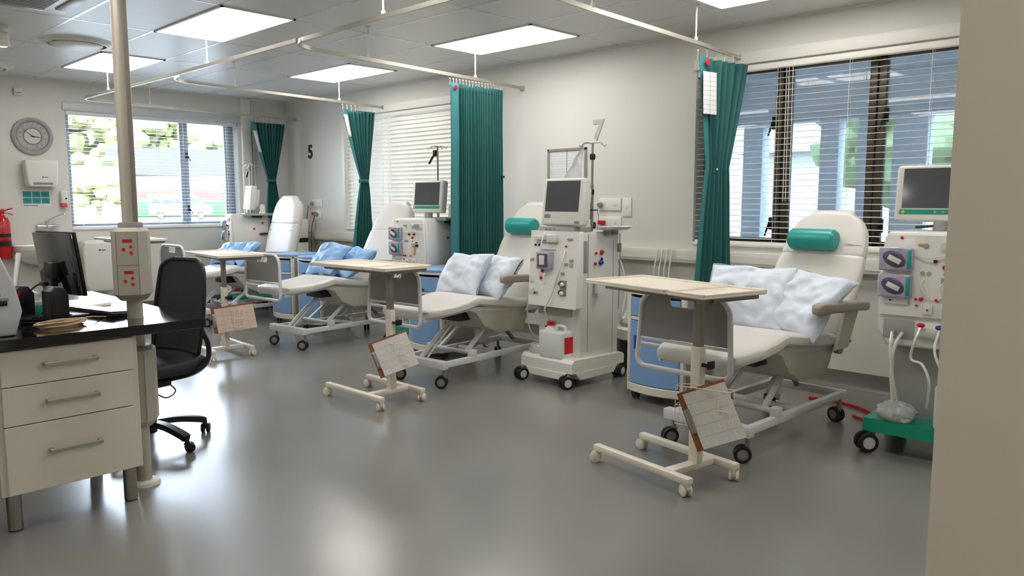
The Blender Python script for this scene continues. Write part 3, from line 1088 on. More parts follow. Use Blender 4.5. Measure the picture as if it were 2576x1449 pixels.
def dialysis_chair(label, loc, rz, top=(0.87, 1.30), headrest='front', seed=0):
    t = thing('dialysis_chair', label, 'dialysis chair', loc, rz, 'reclining treatment chairs')
    # rolling base
    b = MB(M_CMETAL)
    for s in (-1, 1):
        b.box(-0.60, 0.585, s * 0.235 - 0.02, s * 0.235 + 0.02, 0.155, 0.20, 0.004)
    b.box(-0.625, -0.565, -0.275, 0.275, 0.15, 0.21, 0.005)
    b.box(0.56, 0.60, -0.262, 0.262, 0.155, 0.205, 0.005)
    b.box(0.02, 0.06, -0.235, 0.235, 0.165, 0.19, 0.003)
    b.build('base_frame', t)
    for (x, y, a) in ((-0.57, -0.235, 2.2), (-0.57, 0.235, 2.5), (0.55, -0.235, 1.2), (0.55, 0.235, 0.8)):
        twin_caster(t, x, y, 0.048, M_RUBBER, M_WHEELG, 0.022, 0.16, a)
    # lifting gear
    b = MB(M_CMETAL)
    b.cyl((-0.56, 0.03, 0.20), (-0.36, 0.02, 0.37), 0.019, seg=14)
    b.cyl((-0.38, 0.02, 0.355), (-0.20, 0.015, 0.50), 0.013, seg=12)
    b.cyl((-0.56, -0.03, 0.20), (-0.22, -0.03, 0.49), 0.008, seg=10)
    b.build('gas_strut', t)
    for s in (-1, 1):
        b = MB(M_CMETAL)
        b.tube([(-0.26, s * 0.15, 0.215), (0.06, s * 0.13, 0.44)], 0.01, smooth=False, square=(0.014, 0.012))
        b.build('lift_arm', t)
    b = MB(M_CMETAL)
    b.cyl((-0.27, -0.235, 0.225), (-0.27, 0.235, 0.225), 0.017, seg=14)
    for s in (-1, 1):
        b.box(-0.30, -0.24, s * 0.235 - 0.024, s * 0.235 + 0.024, 0.195, 0.25, 0.004)
    b.build('cross_tube', t)
    b = MB(M_CMETAL)
    b.tube([(0.12, -0.03, 0.205), (0.05, -0.03, 0.24), (0.3, -0.03, 0.48)], 0.02, smooth=False, square=(0.026, 0.02))
    b.build('lift_column', t)
    b = MB(M_GREYP)
    b.cyl((0.54, 0.05, 0.20), (0.32, 0.05, 0.42), 0.018, seg=12)
    b.build('rear_actuator', t)
    # hull below the seat and its side plates
    b = MB(M_HULL)
    b.prism([(-0.32, 0.565), (0.44, 0.495), (0.34, 0.33), (0.02, 0.35), (-0.13, 0.42), (-0.22, 0.53)], 'y', -0.235, 0.235, 0.012, 2)
    b.build('seat_hull', t)
    b = MB(M_BLACK)
    b.box(-0.30, -0.16, -0.12, 0.12, 0.46, 0.54, 0.01)
    b.build('motor_housing', t)
    for s in (-1, 1):
        b = MB(M_CMETAL)
        b.tube([(-0.76, s * 0.21, 0.533), (-0.28, s * 0.22, 0.572)], 0.01, smooth=False, square=(0.008, 0.015))
        b.tube([(-0.28, s * 0.22, 0.572), (0.42, s * 0.23, 0.508)], 0.01, smooth=False, square=(0.008, 0.015))
        b.build('side_rail', t)
    # upholstery
    b = MB(M_UPH)
    cushion(b, [(-0.76, 0.570, 0.22), (-0.68, 0.575, 0.262), (-0.5, 0.585, 0.28), (-0.35, 0.603, 0.28), (-0.23, 0.627, 0.275)], 0.28, 0.085, 14, seed=seed)
    b.build('leg_cushion', t)
    b = MB(M_UPH)
    cushion(b, [(-0.20, 0.625, 0.275), (-0.02, 0.598, 0.28), (0.2, 0.572, 0.28), (0.42, 0.55, 0.27)], 0.28, 0.085, 12, seed=seed + 1)
    b.build('seat_cushion', t)
    bx0, bz0 = 0.44, 0.575
    bx1, bz1 = top
    def bk(s):
        return (lerp(bx0, bx1, s), lerp(bz0, bz1, s))
    dx, dz = bx1 - bx0, bz1 - bz0
    l = math.hypot(dx, dz)
    nx, nz = dz / l, -dx / l          # pointing behind the back
    b = MB(M_UPH)
    W = [(0, 0.275), (0.12, 0.288), (0.35, 0.292), (0.55, 0.29), (0.62, 0.284)]
    cushion(b, [bk(s)[:2] + (w_,) for s, w_ in W], 0.28, 0.10, 16, seed=seed + 2)
    b.build('back_cushion', t)
    b = MB(M_UPH)
    W = [(0.665, 0.278), (0.78, 0.268), (0.88, 0.248), (0.95, 0.215), (0.985, 0.18), (1.0, 0.15)]
    cushion(b, [bk(s)[:2] + (w_,) for s, w_ in W], 0.26, 0.10, 16, seed=seed + 3)
    b.build('head_cushion', t)
    b = MB(M_UPH2)
    vsx = []
    out = [(0.02, 0.25), (0.3, 0.275), (0.6, 0.27), (0.8, 0.25), (0.93, 0.21), (1.0, 0.14)]
    pts = [(w_, s) for s, w_ in out] + [(-w_, s) for s, w_ in reversed(out)]
    va, vb = [], []
    for (y, s) in pts:
        x, z = bk(s)
        va.append((x + nx * 0.035, y, z + nz * 0.035))
        vb.append((x + nx * 0.075, y * 0.93, z + nz * 0.075))
    n = len(pts)
    b.poly(va + vb, [tuple(range(n)), tuple(range(2 * n - 1, n - 1, -1))] + [(i, (i + 1) % n, n + (i + 1) % n, n + i) for i in range(n)])
    b.build('back_shell', t)
    # hinge hardware
    for s in (-1, 1):
        b = MB(M_GREYP)
        b.cyl((0.42, s * 0.25, 0.50), (0.42, s * 0.285, 0.50), 0.035, seg=16)
        b.cyl((0.47, s * 0.275, 0.50), (0.54, s * 0.275, 0.53), 0.01, seg=8)
        b.cyl((0.54, s * 0.275, 0.53), (0.575, s * 0.275, 0.528), 0.015, 0.008, seg=8)
        b.build('hinge_knob', t)
    # arm rests
    for s in (-1, 1):
        b = MB(M_HULL)
        x0 = bk(0.05)[0] - 0.02
        b.prism([(x0 - 0.12, 0.50), (x0 + 0.05, 0.50), (x0 + 0.19, 0.735), (x0 + 0.02, 0.745)], 'y', s * 0.285 - 0.012, s * 0.285 + 0.012, 0.004, 1)
        ar = b.build('arm_bracket', t)
        b = MB(M_ARM)
        cushion(b, [(0.00, 0.785, 0.034), (0.08, 0.787, 0.05), (0.35, 0.773, 0.05), (0.60, 0.757, 0.044)], 0.045, 0.06, 10, seed=1)
        for v in b.bm.verts:
            v.co.y += s * 0.325
        b.build('armrest', t)
        b = MB(M_CMETAL)
        b.box(0.30, 0.70, s * 0.325 - 0.012, s * 0.325 + 0.012, 0.735, 0.75, 0.003)
        b.build('arm_rail', t)
    # head roll on its strap
    if headrest:
        s0 = 0.735 if headrest == 'front' else 0.55
        x, z = bk(s0)
        k = -0.095 if headrest == 'front' else 0.12
        b = MB(M_TEAL)
        hw = 0.155 if headrest == 'front' else 0.13
        b.at((x + nx * k, 0.045, z + nz * k))
        b.lathe([(0.001, -hw), (0.055, -hw), (0.068, -hw + 0.014), (0.071, -hw + 0.05), (0.071, hw - 0.05), (0.068, hw - 0.014), (0.055, hw), (0.001, hw)], axis='y', seg=26)
        b.at()
        b.build('head_roll', t)
        b = MB(M_UPH2)
        for s in (-1, 1):
            e0 = bk(s0 - 0.005)
            b.tube([(x + nx * k * 0.6, s * hw, z + nz * k * 0.6), (e0[0] - nx * 0.052, s * 0.2, e0[1] - nz * 0.052), (e0[0] - nx * 0.03, s * 0.262, e0[1] - nz * 0.03), (e0[0] + nx * 0.05, s * 0.25, e0[1] + nz * 0.05)], 0.003, seg=6, n=4)
        b.build('strap', t)
    # foot board in its tube loop
    fx = -0.85
    b = MB(M_CMETAL)
    pts = []
    for (cy_, cz_, a0, a1, r) in ((0.29 - 0.05, 0.50 + 0.05, -90, 0, 0.05), (0.275 - 0.10, 0.915 - 0.10, 0, 90, 0.10), (-0.275 + 0.10, 0.915 - 0.10, 90, 180, 0.10), (-0.29 + 0.05, 0.50 + 0.05, 180, 270, 0.05)):
        for k in range(7):
            a = math.radians(a0 + (a1 - a0) * k / 6)
            pts.append((fx + 0.03 * (cz_ - 0.7), cy_ + r * math.cos(a), cz_ + r * math.sin(a)))
    b.tube(pts, 0.014, seg=12, smooth=False, closed=True)
    for s in (-1, 1):
        b.tube([(fx - 0.004, s * 0.285, 0.62), (-0.76, s * 0.24, 0.60), (-0.62, s * 0.215, 0.56)], 0.011, seg=10, n=4)
    b.cyl((fx - 0.002, -0.285, 0.655), (fx - 0.002, 0.285, 0.655), 0.008, seg=10)
    b.build('foot_loop', t)
    b = MB(M_FOOTB)
    def arcp(cy_, cz_, r, a0, a1, n=5):
        return [(cy_ + r * math.cos(math.radians(a0 + (a1 - a0) * k / n)), cz_ + r * math.sin(math.radians(a0 + (a1 - a0) * k / n))) for k in range(n + 1)]
    outl = [(-0.272, 0.665), (0.272, 0.665)] + arcp(0.175, 0.805, 0.095, 0, 90) + [(0.09, 0.9)] + [(0.09, 0.865)] + arcp(0.065, 0.862, 0.018, 0, -90, 3) + arcp(-0.065, 0.862, 0.018, -90, -180, 3) + [(-0.09, 0.9)] + arcp(-0.175, 0.805, 0.095, 90, 180)
    b.prism(outl, 'x', fx - 0.002, fx + 0.014, 0.003, 1)
    b.build('footboard', t)
    return t

def pillow(label, loc, rot, m, size=(0.50, 0.40, 0.13), seed=0, name='pillow'):
    t = MB(m)
    nu = nv = 34
    def f(u, v, s):
        x, y = u * 2 - 1, v * 2 - 1
        e = max(0.0, (1 - x ** 4)) ** 0.5 * max(0.0, (1 - y ** 4)) ** 0.5
        pin = 1 - 0.06 * (abs(x) * (1 - y * y) + abs(y) * (1 - x * x)) 
        px = x * size[0] / 2 * (1 - 0.05 * (1 - y * y) * 0 + 0.0) * (1 - 0.10 * (1 - abs(y)) * abs(x) ** 3)
        py = y * size[1] / 2 * (1 - 0.10 * (1 - abs(x)) * abs(y) ** 3)
        z = s * e * size[2] / 2
        q = Vector((px * 6 + seed * 3.1, py * 6, s * 2 + seed))
        wr = abs(noise.noise(q + Vector((0, 0, 3)))) * 0.05 + (0.5 - abs(noise.noise(q * 1.9))) * 0.028 + noise.noise(q * 3.5) * 0.010 - 0.01
        z += s * (wr - 0.008) * (0.25 + 0.75 * e)
        px += noise.noise(q * 0.8) * 0.02
        py += noise.noise(q * 0.8 + Vector((9, 0, 0))) * 0.02
        z += 0.05 * noise.noise(Vector((px * 3 + seed, py * 3, seed * 1.7)))
        return (px, py, z)
    t.grid(nu, nv, lambda u, v: f(u, v, 1))
    t.grid(nu, nv, lambda u, v: f(u, v, -1))
    bmesh.ops.remove_doubles(t.bm, verts=t.bm.verts[:], dist=0.004)
    o = t.build(name, sharp=80)
    o.location = loc
    o.rotation_euler = rot
    md = o.modifiers.new('smooth', 'SUBSURF')
    md.levels = 1
    md.render_levels = 1
    return tag(o, label, 'pillow', 'covered pillows on the treatment chairs')

CH = {}
CH['D'] = dialysis_chair('reclining cream treatment chair with centred teal head roll in front of the bronze window', (4.335, 2.07, 0), math.radians(-3), (0.87, 1.29), seed=1)
CH['C'] = dialysis_chair('reclining cream treatment chair with teal head roll beside the white machine', (4.27, 4.55, 0), math.radians(3), (0.85, 1.34), seed=5)
CH['B'] = dialysis_chair('reclining cream treatment chair with blue pillows below the closed blind', (4.33, 6.63, 0), math.radians(4), (0.85, 1.35), headrest=None, seed=9)
CH['A'] = dialysis_chair('upright cream treatment chair beside the wall number 5, head roll hanging behind', (4.31, 8.58, 0), math.radians(3), (0.66, 1.42), headrest='back', seed=13)

def on_chair(k, p, r):
    """point and rotation in a chair's frame to the room's"""
    o = CH[k]
    M = Matrix.Translation(o.location) @ Matrix.Rotation(o.rotation_euler[2], 4, 'Z') @ Matrix.Translation(p) @ (Matrix.Rotation(r[2], 4, 'Z') @ Matrix.Rotation(r[1], 4, 'Y') @ Matrix.Rotation(r[0], 4, 'X'))
    return M.to_translation(), M.to_euler()

for key, sid, lab, p, r, m, sz, sd in (
    ('D', 0, 'crumpled white covered pillow by the curtain side of the chair before the bronze window', (0.13, 0.20, 0.80), (0, -0.98, 0.20), M_PILW, (0.46, 0.54, 0.13), 1),
    ('D', 1, 'crumpled white covered pillow beside the armrest of the chair before the bronze window', (0.20, -0.13, 0.79), (0.15, -0.82, -0.35), M_PILW, (0.48, 0.48, 0.15), 2),
    ('C', 0, 'white covered pillow standing on its corner, on the chair beside the white machine', (-0.02, 0.10, 0.80), (0, -0.95, 0.1), M_PILW, (0.42, 0.42, 0.13), 3),
    ('C', 1, 'white covered pillow under the armrest of the chair beside the white machine', (0.14, -0.10, 0.79), (0, -0.85, -0.2), M_PILW, (0.40, 0.44, 0.13), 4),
    ('B', 0, 'shiny blue covered pillow standing up on the chair below the closed blind', (-0.02, 0.12, 0.80), (0, -0.8, 0.1), M_PILB, (0.40, 0.40, 0.12), 5),
    ('B', 1, 'shiny blue covered pillow lying across the chair below the closed blind', (0.14, -0.08, 0.78), (0, -0.7, -0.3), M_PILB, (0.42, 0.48, 0.13), 6),
    ('A', 0, 'blue covered pillow on the upright chair, the one toward the far window', (-0.12, 0.10, 0.78), (0, -0.8, 0.2), M_PILB, (0.36, 0.38, 0.12), 7),
    ('A', 1, 'blue covered pillow on the upright chair, tilted, toward the bedside cabinets', (-0.02, -0.12, 0.78), (0, -0.75, -0.3), M_PILB, (0.36, 0.36, 0.12), 8)):
    l_, e_ = on_chair(key, p, r)
    pillow(lab, l_, e_, m, sz, sd)

# ================================================================== overbed tables
def overbed_table(label, loc, rz, ht, colpos=(0.0, -0.18), top_off=(0.05, 0.05), top_rz=0.0, split=0.72):
    """legs run along y; column near the -y end of the cross bar"""
    t = thing('overbed_table', label, 'overbed table', loc, rz, 'wheeled overbed tables')
    hx, hy = 0.175, 0.31
    b = MB(M_TFRAME)
    for s in (-1, 1):
        b.box(s * hx - 0.022, s * hx + 0.022, -hy - 0.02, hy + 0.02, 0.062, 0.098, 0.008)
    cx, cyy = colpos
    b.box(-hx, hx, cyy - 0.03, cyy + 0.03, 0.064, 0.096, 0.006)
    b.build('base', t)
    for (x, y, a) in ((-hx, -hy, 1.2), (hx, -hy, 0.6), (-hx, hy, 2.2), (hx, hy, 1.6)):
        single_caster(t, x, y, 0.03, M_TFRAME, M_TFRAME, 0.066, a)
    zc = ht - 0.30
    b = MB(M_TFRAME)
    b.box(cx - 0.022, cx + 0.022, cyy - 0.03, cyy + 0.03, 0.09, zc, 0.005)
    b.build('column', t)
    b = MB(M_TGREY)
    b.box(cx - 0.016, cx + 0.016, cyy - 0.024, cyy + 0.024, zc, ht - 0.04, 0.003)
    b.build('inner_column', t)
    b = MB(M_BLACK)
    b.cyl((cx, cyy - 0.03, zc - 0.09), (cx, cyy - 0.062, zc - 0.09), 0.01, seg=10)
    b.box(cx + 0.0, cx + 0.05, cyy - 0.066, cyy - 0.056, zc - 0.11, zc - 0.07, 0.003)
    b.build('height_lever', t)
    # top: two leaves with raised lips, one of them with a recess
    R_ = Matrix.Rotation(top_rz, 4, 'Z')
    def leaf(name, y0, y1, x0, x1):
        q = MB(M_TABLE)
        q.X = Matrix.Translation((top_off[0], top_off[1], 0)) @ R_
        q.box(x0, x1, y0, y1, ht - 0.022, ht - 0.008, 0.005)
        for (a0, a1, c0, c1) in ((x0, x1, y0, y0 + 0.014), (x0, x1, y1 - 0.014, y1), (x0, x0 + 0.014, y0, y1), (x1 - 0.014, x1, y0, y1)):
            q.box(a0, a1, c0, c1, ht - 0.012, ht + 0.002, 0.004)
        return q.build(name, t)
    L, Wd = 0.86, 0.42
    ys = -L / 2 + L * (1 - split)
    leaf('tilting_leaf', ys + 0.006, L / 2, -Wd / 2, Wd / 2)
    leaf('side_leaf', -L / 2, ys - 0.006, -Wd / 2, Wd / 2)
    b = MB(M_TGREY)
    b.X = Matrix.Translation((top_off[0], top_off[1], 0)) @ R_
    b.box(-Wd / 2 + 0.03, Wd / 2 - 0.02, -L / 2 + 0.03, -L / 2 + 0.07, ht - 0.045, ht - 0.023, 0.003)
    b.box(-Wd / 2 + 0.06, -Wd / 2 + 0.10, -L / 2 + 0.03, L / 2 - 0.1, ht - 0.045, ht - 0.023, 0.003)
    b.box(-0.04, 0.04, ys - 0.02, ys + 0.02, ht - 0.008, ht - 0.003, 0.002)
    b.build('under_rails', t)
    return t

def wire_basket(parent, c, w_, h_, d_, n=5, yaw=0.0):
    b = MB(M_TFRAME)
    b.at((c[0], c[1], 0), rz=yaw)
    x0, y0, z0 = 0, 0, c[2]
    for z in (z0, z0 + h_ * 0.5, z0 + h_):
        b.tube([(x0, y0 - w_ / 2, z), (x0, y0 + w_ / 2, z), (x0 - d_, y0 + w_ / 2, z), (x0 - d_, y0 - w_ / 2, z)], 0.0025, seg=6, smooth=False, closed=True)
    for k in range(n + 1):
        y = y0 - w_ / 2 + w_ * k / n
        b.tube([(x0, y, z0 + h_), (x0, y, z0), (x0 - d_, y, z0), (x0 - d_, y, z0 + h_)], 0.002, seg=5, smooth=False)
    return b.build('wire_basket', parent)

def clipboard(label, loc, rot, w_=0.24, h_=0.33, paper=M_FORM, turned=False):
    """board in local x (width) and y (height), papers on its +z face"""
    t = thing('clipboard', label, 'clipboard', loc)
    t.rotation_euler = rot
    b = MB(M_CLIP)
    b.box(-w_ / 2, w_ / 2, -h_ / 2, h_ / 2, -0.004, 0.0, 0.0015, 1)
    b.build('board', t)
    uvsheet('papers', paper, (-w_ / 2 - 0.002, -h_ / 2 - 0.004, 0.009), (w_ - 0.014, 0.006, 0), (0.004, h_ - 0.028, 0.001), t, 0.008, M_PAPERP)
    b = MB(M_STEEL)
    b.box(-0.06, 0.06, h_ / 2 - 0.03, h_ / 2 - 0.005, 0.008, 0.016, 0.003)
    b.cyl((-0.045, h_ / 2 - 0.012, 0.017), (0.045, h_ / 2 - 0.012, 0.017), 0.006, seg=10)
    b.build('clip', t)
    return t

T1 = overbed_table('cream overbed table before the chair before the bronze window, white form on its clipboard', (3.33, 2.115, 0), math.radians(-9.8), 0.985, (0.04, -0.175), (-0.01, -0.025), math.radians(-4))
T2 = overbed_table('cream overbed table in front of the chair beside the white machine', (3.17, 4.42, 0), 0, 0.955, (0.03, -0.16), (0.06, 0.12), math.radians(3))
T3 = overbed_table('cream overbed table behind the office chair, pale sheet on its clipboard', (3.14, 6.79, 0), math.radians(-3), 0.93, (0.0, -0.17), (0.08, 0.0), math.radians(-3))
T4 = overbed_table('pale overbed table partly hidden by the socket box on the pole, no clipboard', (3.0, 8.35, 0), math.radians(0), 1.02, (-0.06, -0.15), (-0.03, 0.0), 0)

# ================================================================== bedside cabinets
def cabinet(label, loc, rz=0, w_=0.46, h_=0.80, d_=0.42):
    """front bulges toward -x; width along y"""
    t = thing('bedside_cabinet', label, 'cabinet', loc, rz, 'blue and cream bedside cabinets')
    z0 = 0.062
    def bow(y, k=0.055):
        return -d_ / 2 - k * (1 - (2 * y / w_) ** 2)
    b = MB(M_CABW)
    ys = [-w_ / 2 + w_ * i / 12 for i in range(13)]
    ol = [(bow(y), y) for y in ys] + [(d_ / 2, w_ / 2), (d_ / 2, -w_ / 2)]
    b.prism(ol, 'z', z0, z0 + 0.06, 0.006, 1)
    b.box(-d_ / 2 - 0.004, -d_ / 2 + 0.03, -w_ / 2, -w_ / 2 + 0.03, z0 + 0.05, h_ - 0.02, 0.004)
    b.box(-d_ / 2 - 0.004, -d_ / 2 + 0.03, w_ / 2 - 0.03, w_ / 2, z0 + 0.05, h_ - 0.02, 0.004)
    b.box(d_ / 2 - 0.03, d_ / 2, -w_ / 2, w_ / 2, z0 + 0.05, h_ - 0.02, 0.004)
    b.prism([(bow(y, 0.045), y) for y in ys[1:-1]] + [(0.1, w_ / 2 - 0.04), (0.1, -w_ / 2 + 0.04)], 'z', 0.575, 0.60, 0.003, 1)
    b.build('shell', t)
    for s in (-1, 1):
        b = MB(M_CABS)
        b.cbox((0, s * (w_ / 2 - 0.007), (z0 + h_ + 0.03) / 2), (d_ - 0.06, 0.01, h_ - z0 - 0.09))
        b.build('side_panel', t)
    def face(za, zb, k=0.05):
        q = MB(M_BLUE)
        yy = [-w_ / 2 + 0.032 + (w_ - 0.064) * i / 12 for i in range(13)]
        q.prism([(bow(y, k), y) for y in yy] + [(bow(y, k) + 0.018, y) for y in reversed(yy)], 'z', za, zb, 0.003, 1)
        return q
    dr = face(z0 + 0.065, 0.57).build('door', t)
    b = MB(M_BLUEP)
    b.box(bow(0.15, 0.05) - 0.014, bow(0.15, 0.05) + 0.004, 0.13, 0.15, 0.37, 0.47, 0.004)
    b.build('door_handle', dr)
    dr = face(0.605, 0.735).build('drawer', t)
    b = MB(M_BLUEP)
    b.box(-d_ / 2 - 0.062, -d_ / 2 - 0.035, -0.05, 0.05, 0.612, 0.63, 0.006)
    b.build('drawer_handle', dr)
    b = MB(M_CABW)
    b.prism([(bow(y, 0.062), y) for y in ys] + [(d_ / 2 + 0.005, w_ / 2), (d_ / 2 + 0.005, -w_ / 2)], 'z', h_ - 0.045, h_ - 0.022, 0.004, 1)
    b.use(M_BLUE)
    b.prism([(bow(y, 0.066), y * 1.01) for y in ys] + [(d_ / 2 + 0.008, w_ / 2 + 0.003), (d_ / 2 + 0.008, -w_ / 2 - 0.003)], 'z', h_ - 0.022, h_, 0.005, 2)
    b.build('top', t)
    for sx_ in (-1, 1):
        for sy in (-1, 1):
            single_caster(t, sx_ * (d_ / 2 - 0.05), sy * (w_ / 2 - 0.05), 0.03, M_RUBBER, M_BLACK, 0.066, 1 + sx_ + sy)
    return t

cabinet('blue fronted bedside cabinet standing alone in front of the bronze window end curtain', (4.65, 2.91, 0))
cabinet('blue fronted bedside cabinet between the white machine and the wide curtain', (4.57, 5.29, 0))
cabinet('blue fronted bedside cabinet of the pair, the one whose side panel shows', (4.68, 7.40, 0))
cabinet('blue fronted bedside cabinet of the side by side pair, the one nearer the upright chair', (4.68, 7.98, 0))

# ================================================================== machines
def machine_caster(t, x, y, r, a, hub=M_WHUB, w_=0.025):
    twin_caster(t, x, y, r, M_RUBBER, hub, w_, r * 2.1, a, 'caster', M_MACHG, 0.03)

def hose(name, parent, pts, r=0.006, m=None):
    b = MB(m or M_HOSE)
    b.tube(pts, r, seg=8, n=8)
    return b.build(name, parent)

def canister(label, loc, rz, lab=True, h_=0.26, w_=0.15, d_=0.2, name='canister'):
    t = thing(name, label, 'canister', loc, rz)
    b = MB(M_CANW)
    b.box(-w_ / 2, w_ / 2, -d_ / 2, d_ / 2, 0.001, h_ - 0.035, 0.018, 3)
    b.lathe([(0.001, h_ - 0.04), (0.05, h_ - 0.04), (0.045, h_ - 0.02), (0.026, h_ - 0.01), (0.026, h_ + 0.005), (0.001, h_ + 0.005)], (-0.01, d_ * 0.2, 0), seg=20)
    b.tube([(0.0, -d_ * 0.38, h_ - 0.05), (0.0, -d_ * 0.36, h_ - 0.005), (0.0, -d_ * 0.05, h_ - 0.0), (0.0, 0.0, h_ - 0.03)], 0.012, seg=10, n=4)
    b.build('body', t)
    b = MB(M_RED)
    b.lathe([(0.001, h_ + 0.03), (0.026, h_ + 0.03), (0.03, h_ + 0.025), (0.03, h_ + 0.0), (0.001, h_ + 0.0)], (-0.01, d_ * 0.2, 0), seg=20)
    b.build('cap', t)
    if lab:
        b = MB(M_RED)
        b.box(-w_ / 2 + 0.03, w_ / 2 - 0.015, -d_ / 2 - 0.0015, -d_ / 2 + 0.002, 0.04, h_ * 0.68, 0.0005, 1)
        b.build('warning_label', t)
    return t

def green_machine(label, loc, rz, head_rz=0.0, pole=None, tray=True, detail=True, hdy=0.0):
    """front toward -x, width along y"""
    t = thing('dialysis_machine', label, 'dialysis machine', loc, rz, 'dialysis machines on green bases')
    b = MB(M_GREEN)
    b.prism([(-0.30, 0.12), (0.28, 0.12), (0.28, 0.18), (-0.10, 0.195), (-0.30, 0.195)], 'y', -0.285, 0.285, 0.012, 3)
    b.build('base', t)
    for (x, y, a) in ((-0.27, -0.24, 2.6), (-0.27, 0.24, 2.3), (0.23, -0.23, 0.4), (0.23, 0.23, 0.8)):
        machine_caster(t, x, y, 0.056, a)
    b = MB(M_MACHG)
    b.prism([(-0.12, 0.18), (0.24, 0.18), (0.24, 1.18), (-0.12, 1.18)], 'y', -0.19, 0.19, 0.02, 2)
    b.build('lower_column', t)
    # upper casing: profile in (y,z), narrower below
    b = MB(M_MACH)
    pr_ = [(-0.25, 0.70), (-0.20, 0.61), (0.20, 0.61), (0.25, 0.70), (0.255, 0.95), (0.235, 1.20), (0.21, 1.235), (-0.21, 1.235), (-0.235, 1.20), (-0.255, 0.95)]
    b.prism(pr_, 'x', -0.245, 0.20, 0.018, 3)
    b.build('casing', t)
    b = MB(M_MACHP)
    b.prism([(-0.235, 0.78), (0.235, 0.78), (0.24, 0.95), (0.222, 1.19), (0.205, 1.222), (-0.205, 1.222), (-0.222, 1.19), (-0.24, 0.95)], 'x', -0.262, -0.243, 0.006, 2)
    b.build('front_panel', t)
    # recess and lower bulge
    b = MB(M_MACHG)
    b.box(-0.252, -0.24, 0.06, 0.215, 0.655, 0.76, 0.003)
    b.cyl((-0.252, 0.16, 0.69), (-0.275, 0.16, 0.69), 0.012, seg=10)
    b.cyl((-0.252, 0.11, 0.69), (-0.275, 0.11, 0.69), 0.012, seg=10)
    b.build('connector_recess', t)
    b = MB(M_MACH)
    b.cyl((-0.23, -0.235, 0.705), (-0.23, 0.04, 0.705), 0.05, seg=20)
    b.build('bulge', t)
    # two pump covers stacked on the left
    for z in (1.09, 0.945):
        b = MB(M_PURP)
        b.box(-0.30, -0.262, 0.075, 0.245, z - 0.064, z + 0.064, 0.012, 3)
        pc = b.build('pump_cover', t)
        b = MB(M_DPURP)
        b.at((-0.302, 0.165, z), ry=0, rx=0.45)
        b.ball((0, 0, 0), (0.010, 0.062, 0.040), 18)
        b.at()
        b.build('pump_rotor', pc)
        b = MB(M_WHUB)
        b.at((-0.312, 0.165, z), rx=0.45)
        b.box(-0.004, 0.004, -0.04, 0.03, -0.014, 0.014, 0.004)
        b.at()
        b.build('crank', pc)
        b = MB(M_TEAL)
        b.box(-0.303, -0.298, 0.08, 0.10, z - 0.05, z + 0.05, 0.002)
        b.build('hinge_strip', pc)
    # clamps, ports and tubes on the panel
    for q in ((-0.275, 0.09, 0.215, 0.845, 0.885), (-0.275, -0.03, 0.02, 0.80, 0.85), (-0.275, -0.12, -0.07, 0.80, 0.85), (-0.285, -0.20, -0.10, 1.145, 1.19)):
        b = MB(M_WHUB)
        b.box(q[0], -0.262, q[1], q[2], q[3], q[4], 0.004)
        b.build('sensor_block', t)
    b = MB(M_WHUB)
    b.cyl((-0.262, -0.07, 1.165), (-0.28, -0.07, 1.165), 0.02, seg=16)
    b.build('syringe_driver', t)
    for q in ((-0.288, -0.283, -0.19, -0.11, 1.15, 1.185), (-0.272, -0.262, -0.13, -0.06, 0.97, 1.0)):
        b = MB(M_MACHG)
        b.box(*q, 0.002)
        b.build('clamp', t)
    for (y, z, r) in ((0.02, 1.165, 0.012), (0.0, 1.02, 0.01), (0.03, 1.02, 0.01)):
        b = MB(M_MACHG)
        b.cyl((-0.262, y, z), (-0.271, y, z), r, seg=12)
        b.build('port', t)
    for (y, z, r) in ((-0.03, 1.085, 0.009), (-0.10, 1.085, 0.009), (-0.14, 0.98, 0.012), (-0.135, 1.01, 0.006), (0.18, 0.865, 0.005), (-0.005, 0.825, 0.004), (-0.095, 0.825, 0.004)):
        b = MB(M_BLACK)
        b.cyl((-0.262, y, z), (-0.279, y, z), r, seg=12)
        b.build('knob', t)
    for (y, z, r) in ((-0.075, 1.055, 0.014), (-0.075, 1.02, 0.006), (0.03, 0.88, 0.012), (0.055, 0.878, 0.008), (-0.045, 0.88, 0.01), (0.05, 0.845, 0.007), (0.14, 1.205, 0.008)):
        b = MB(M_RED)
        b.ball((-0.268, y, z), (0.008, r, r * 0.9), 10)
        b.build('red_connector', t)
    b = MB(M_RED)
    b.ball((-0.30, 0.015, 0.745), (0.014, 0.022, 0.013), 12)
    b.build('red_connector', t)
    b = MB(M_BLUEP)
    b.ball((-0.30, -0.075, 0.74), (0.014, 0.022, 0.014), 12)
    b.build('blue_connector', t)
    b = MB(M_AMBER)
    b.tube([(-0.268, -0.10, 0.97), (-0.272, -0.105, 0.93), (-0.272, -0.10, 0.885)], 0.007, seg=8)
    b.build('amber_tube', t)
    for q in ((0.03, 0.06, 1.165, 1.175), (-0.10, -0.07, 1.11, 1.118)):
        b = MB(M_AMBER)
        b.box(-0.27, -0.262, *q, 0.002)
        b.build('amber_clip', t)
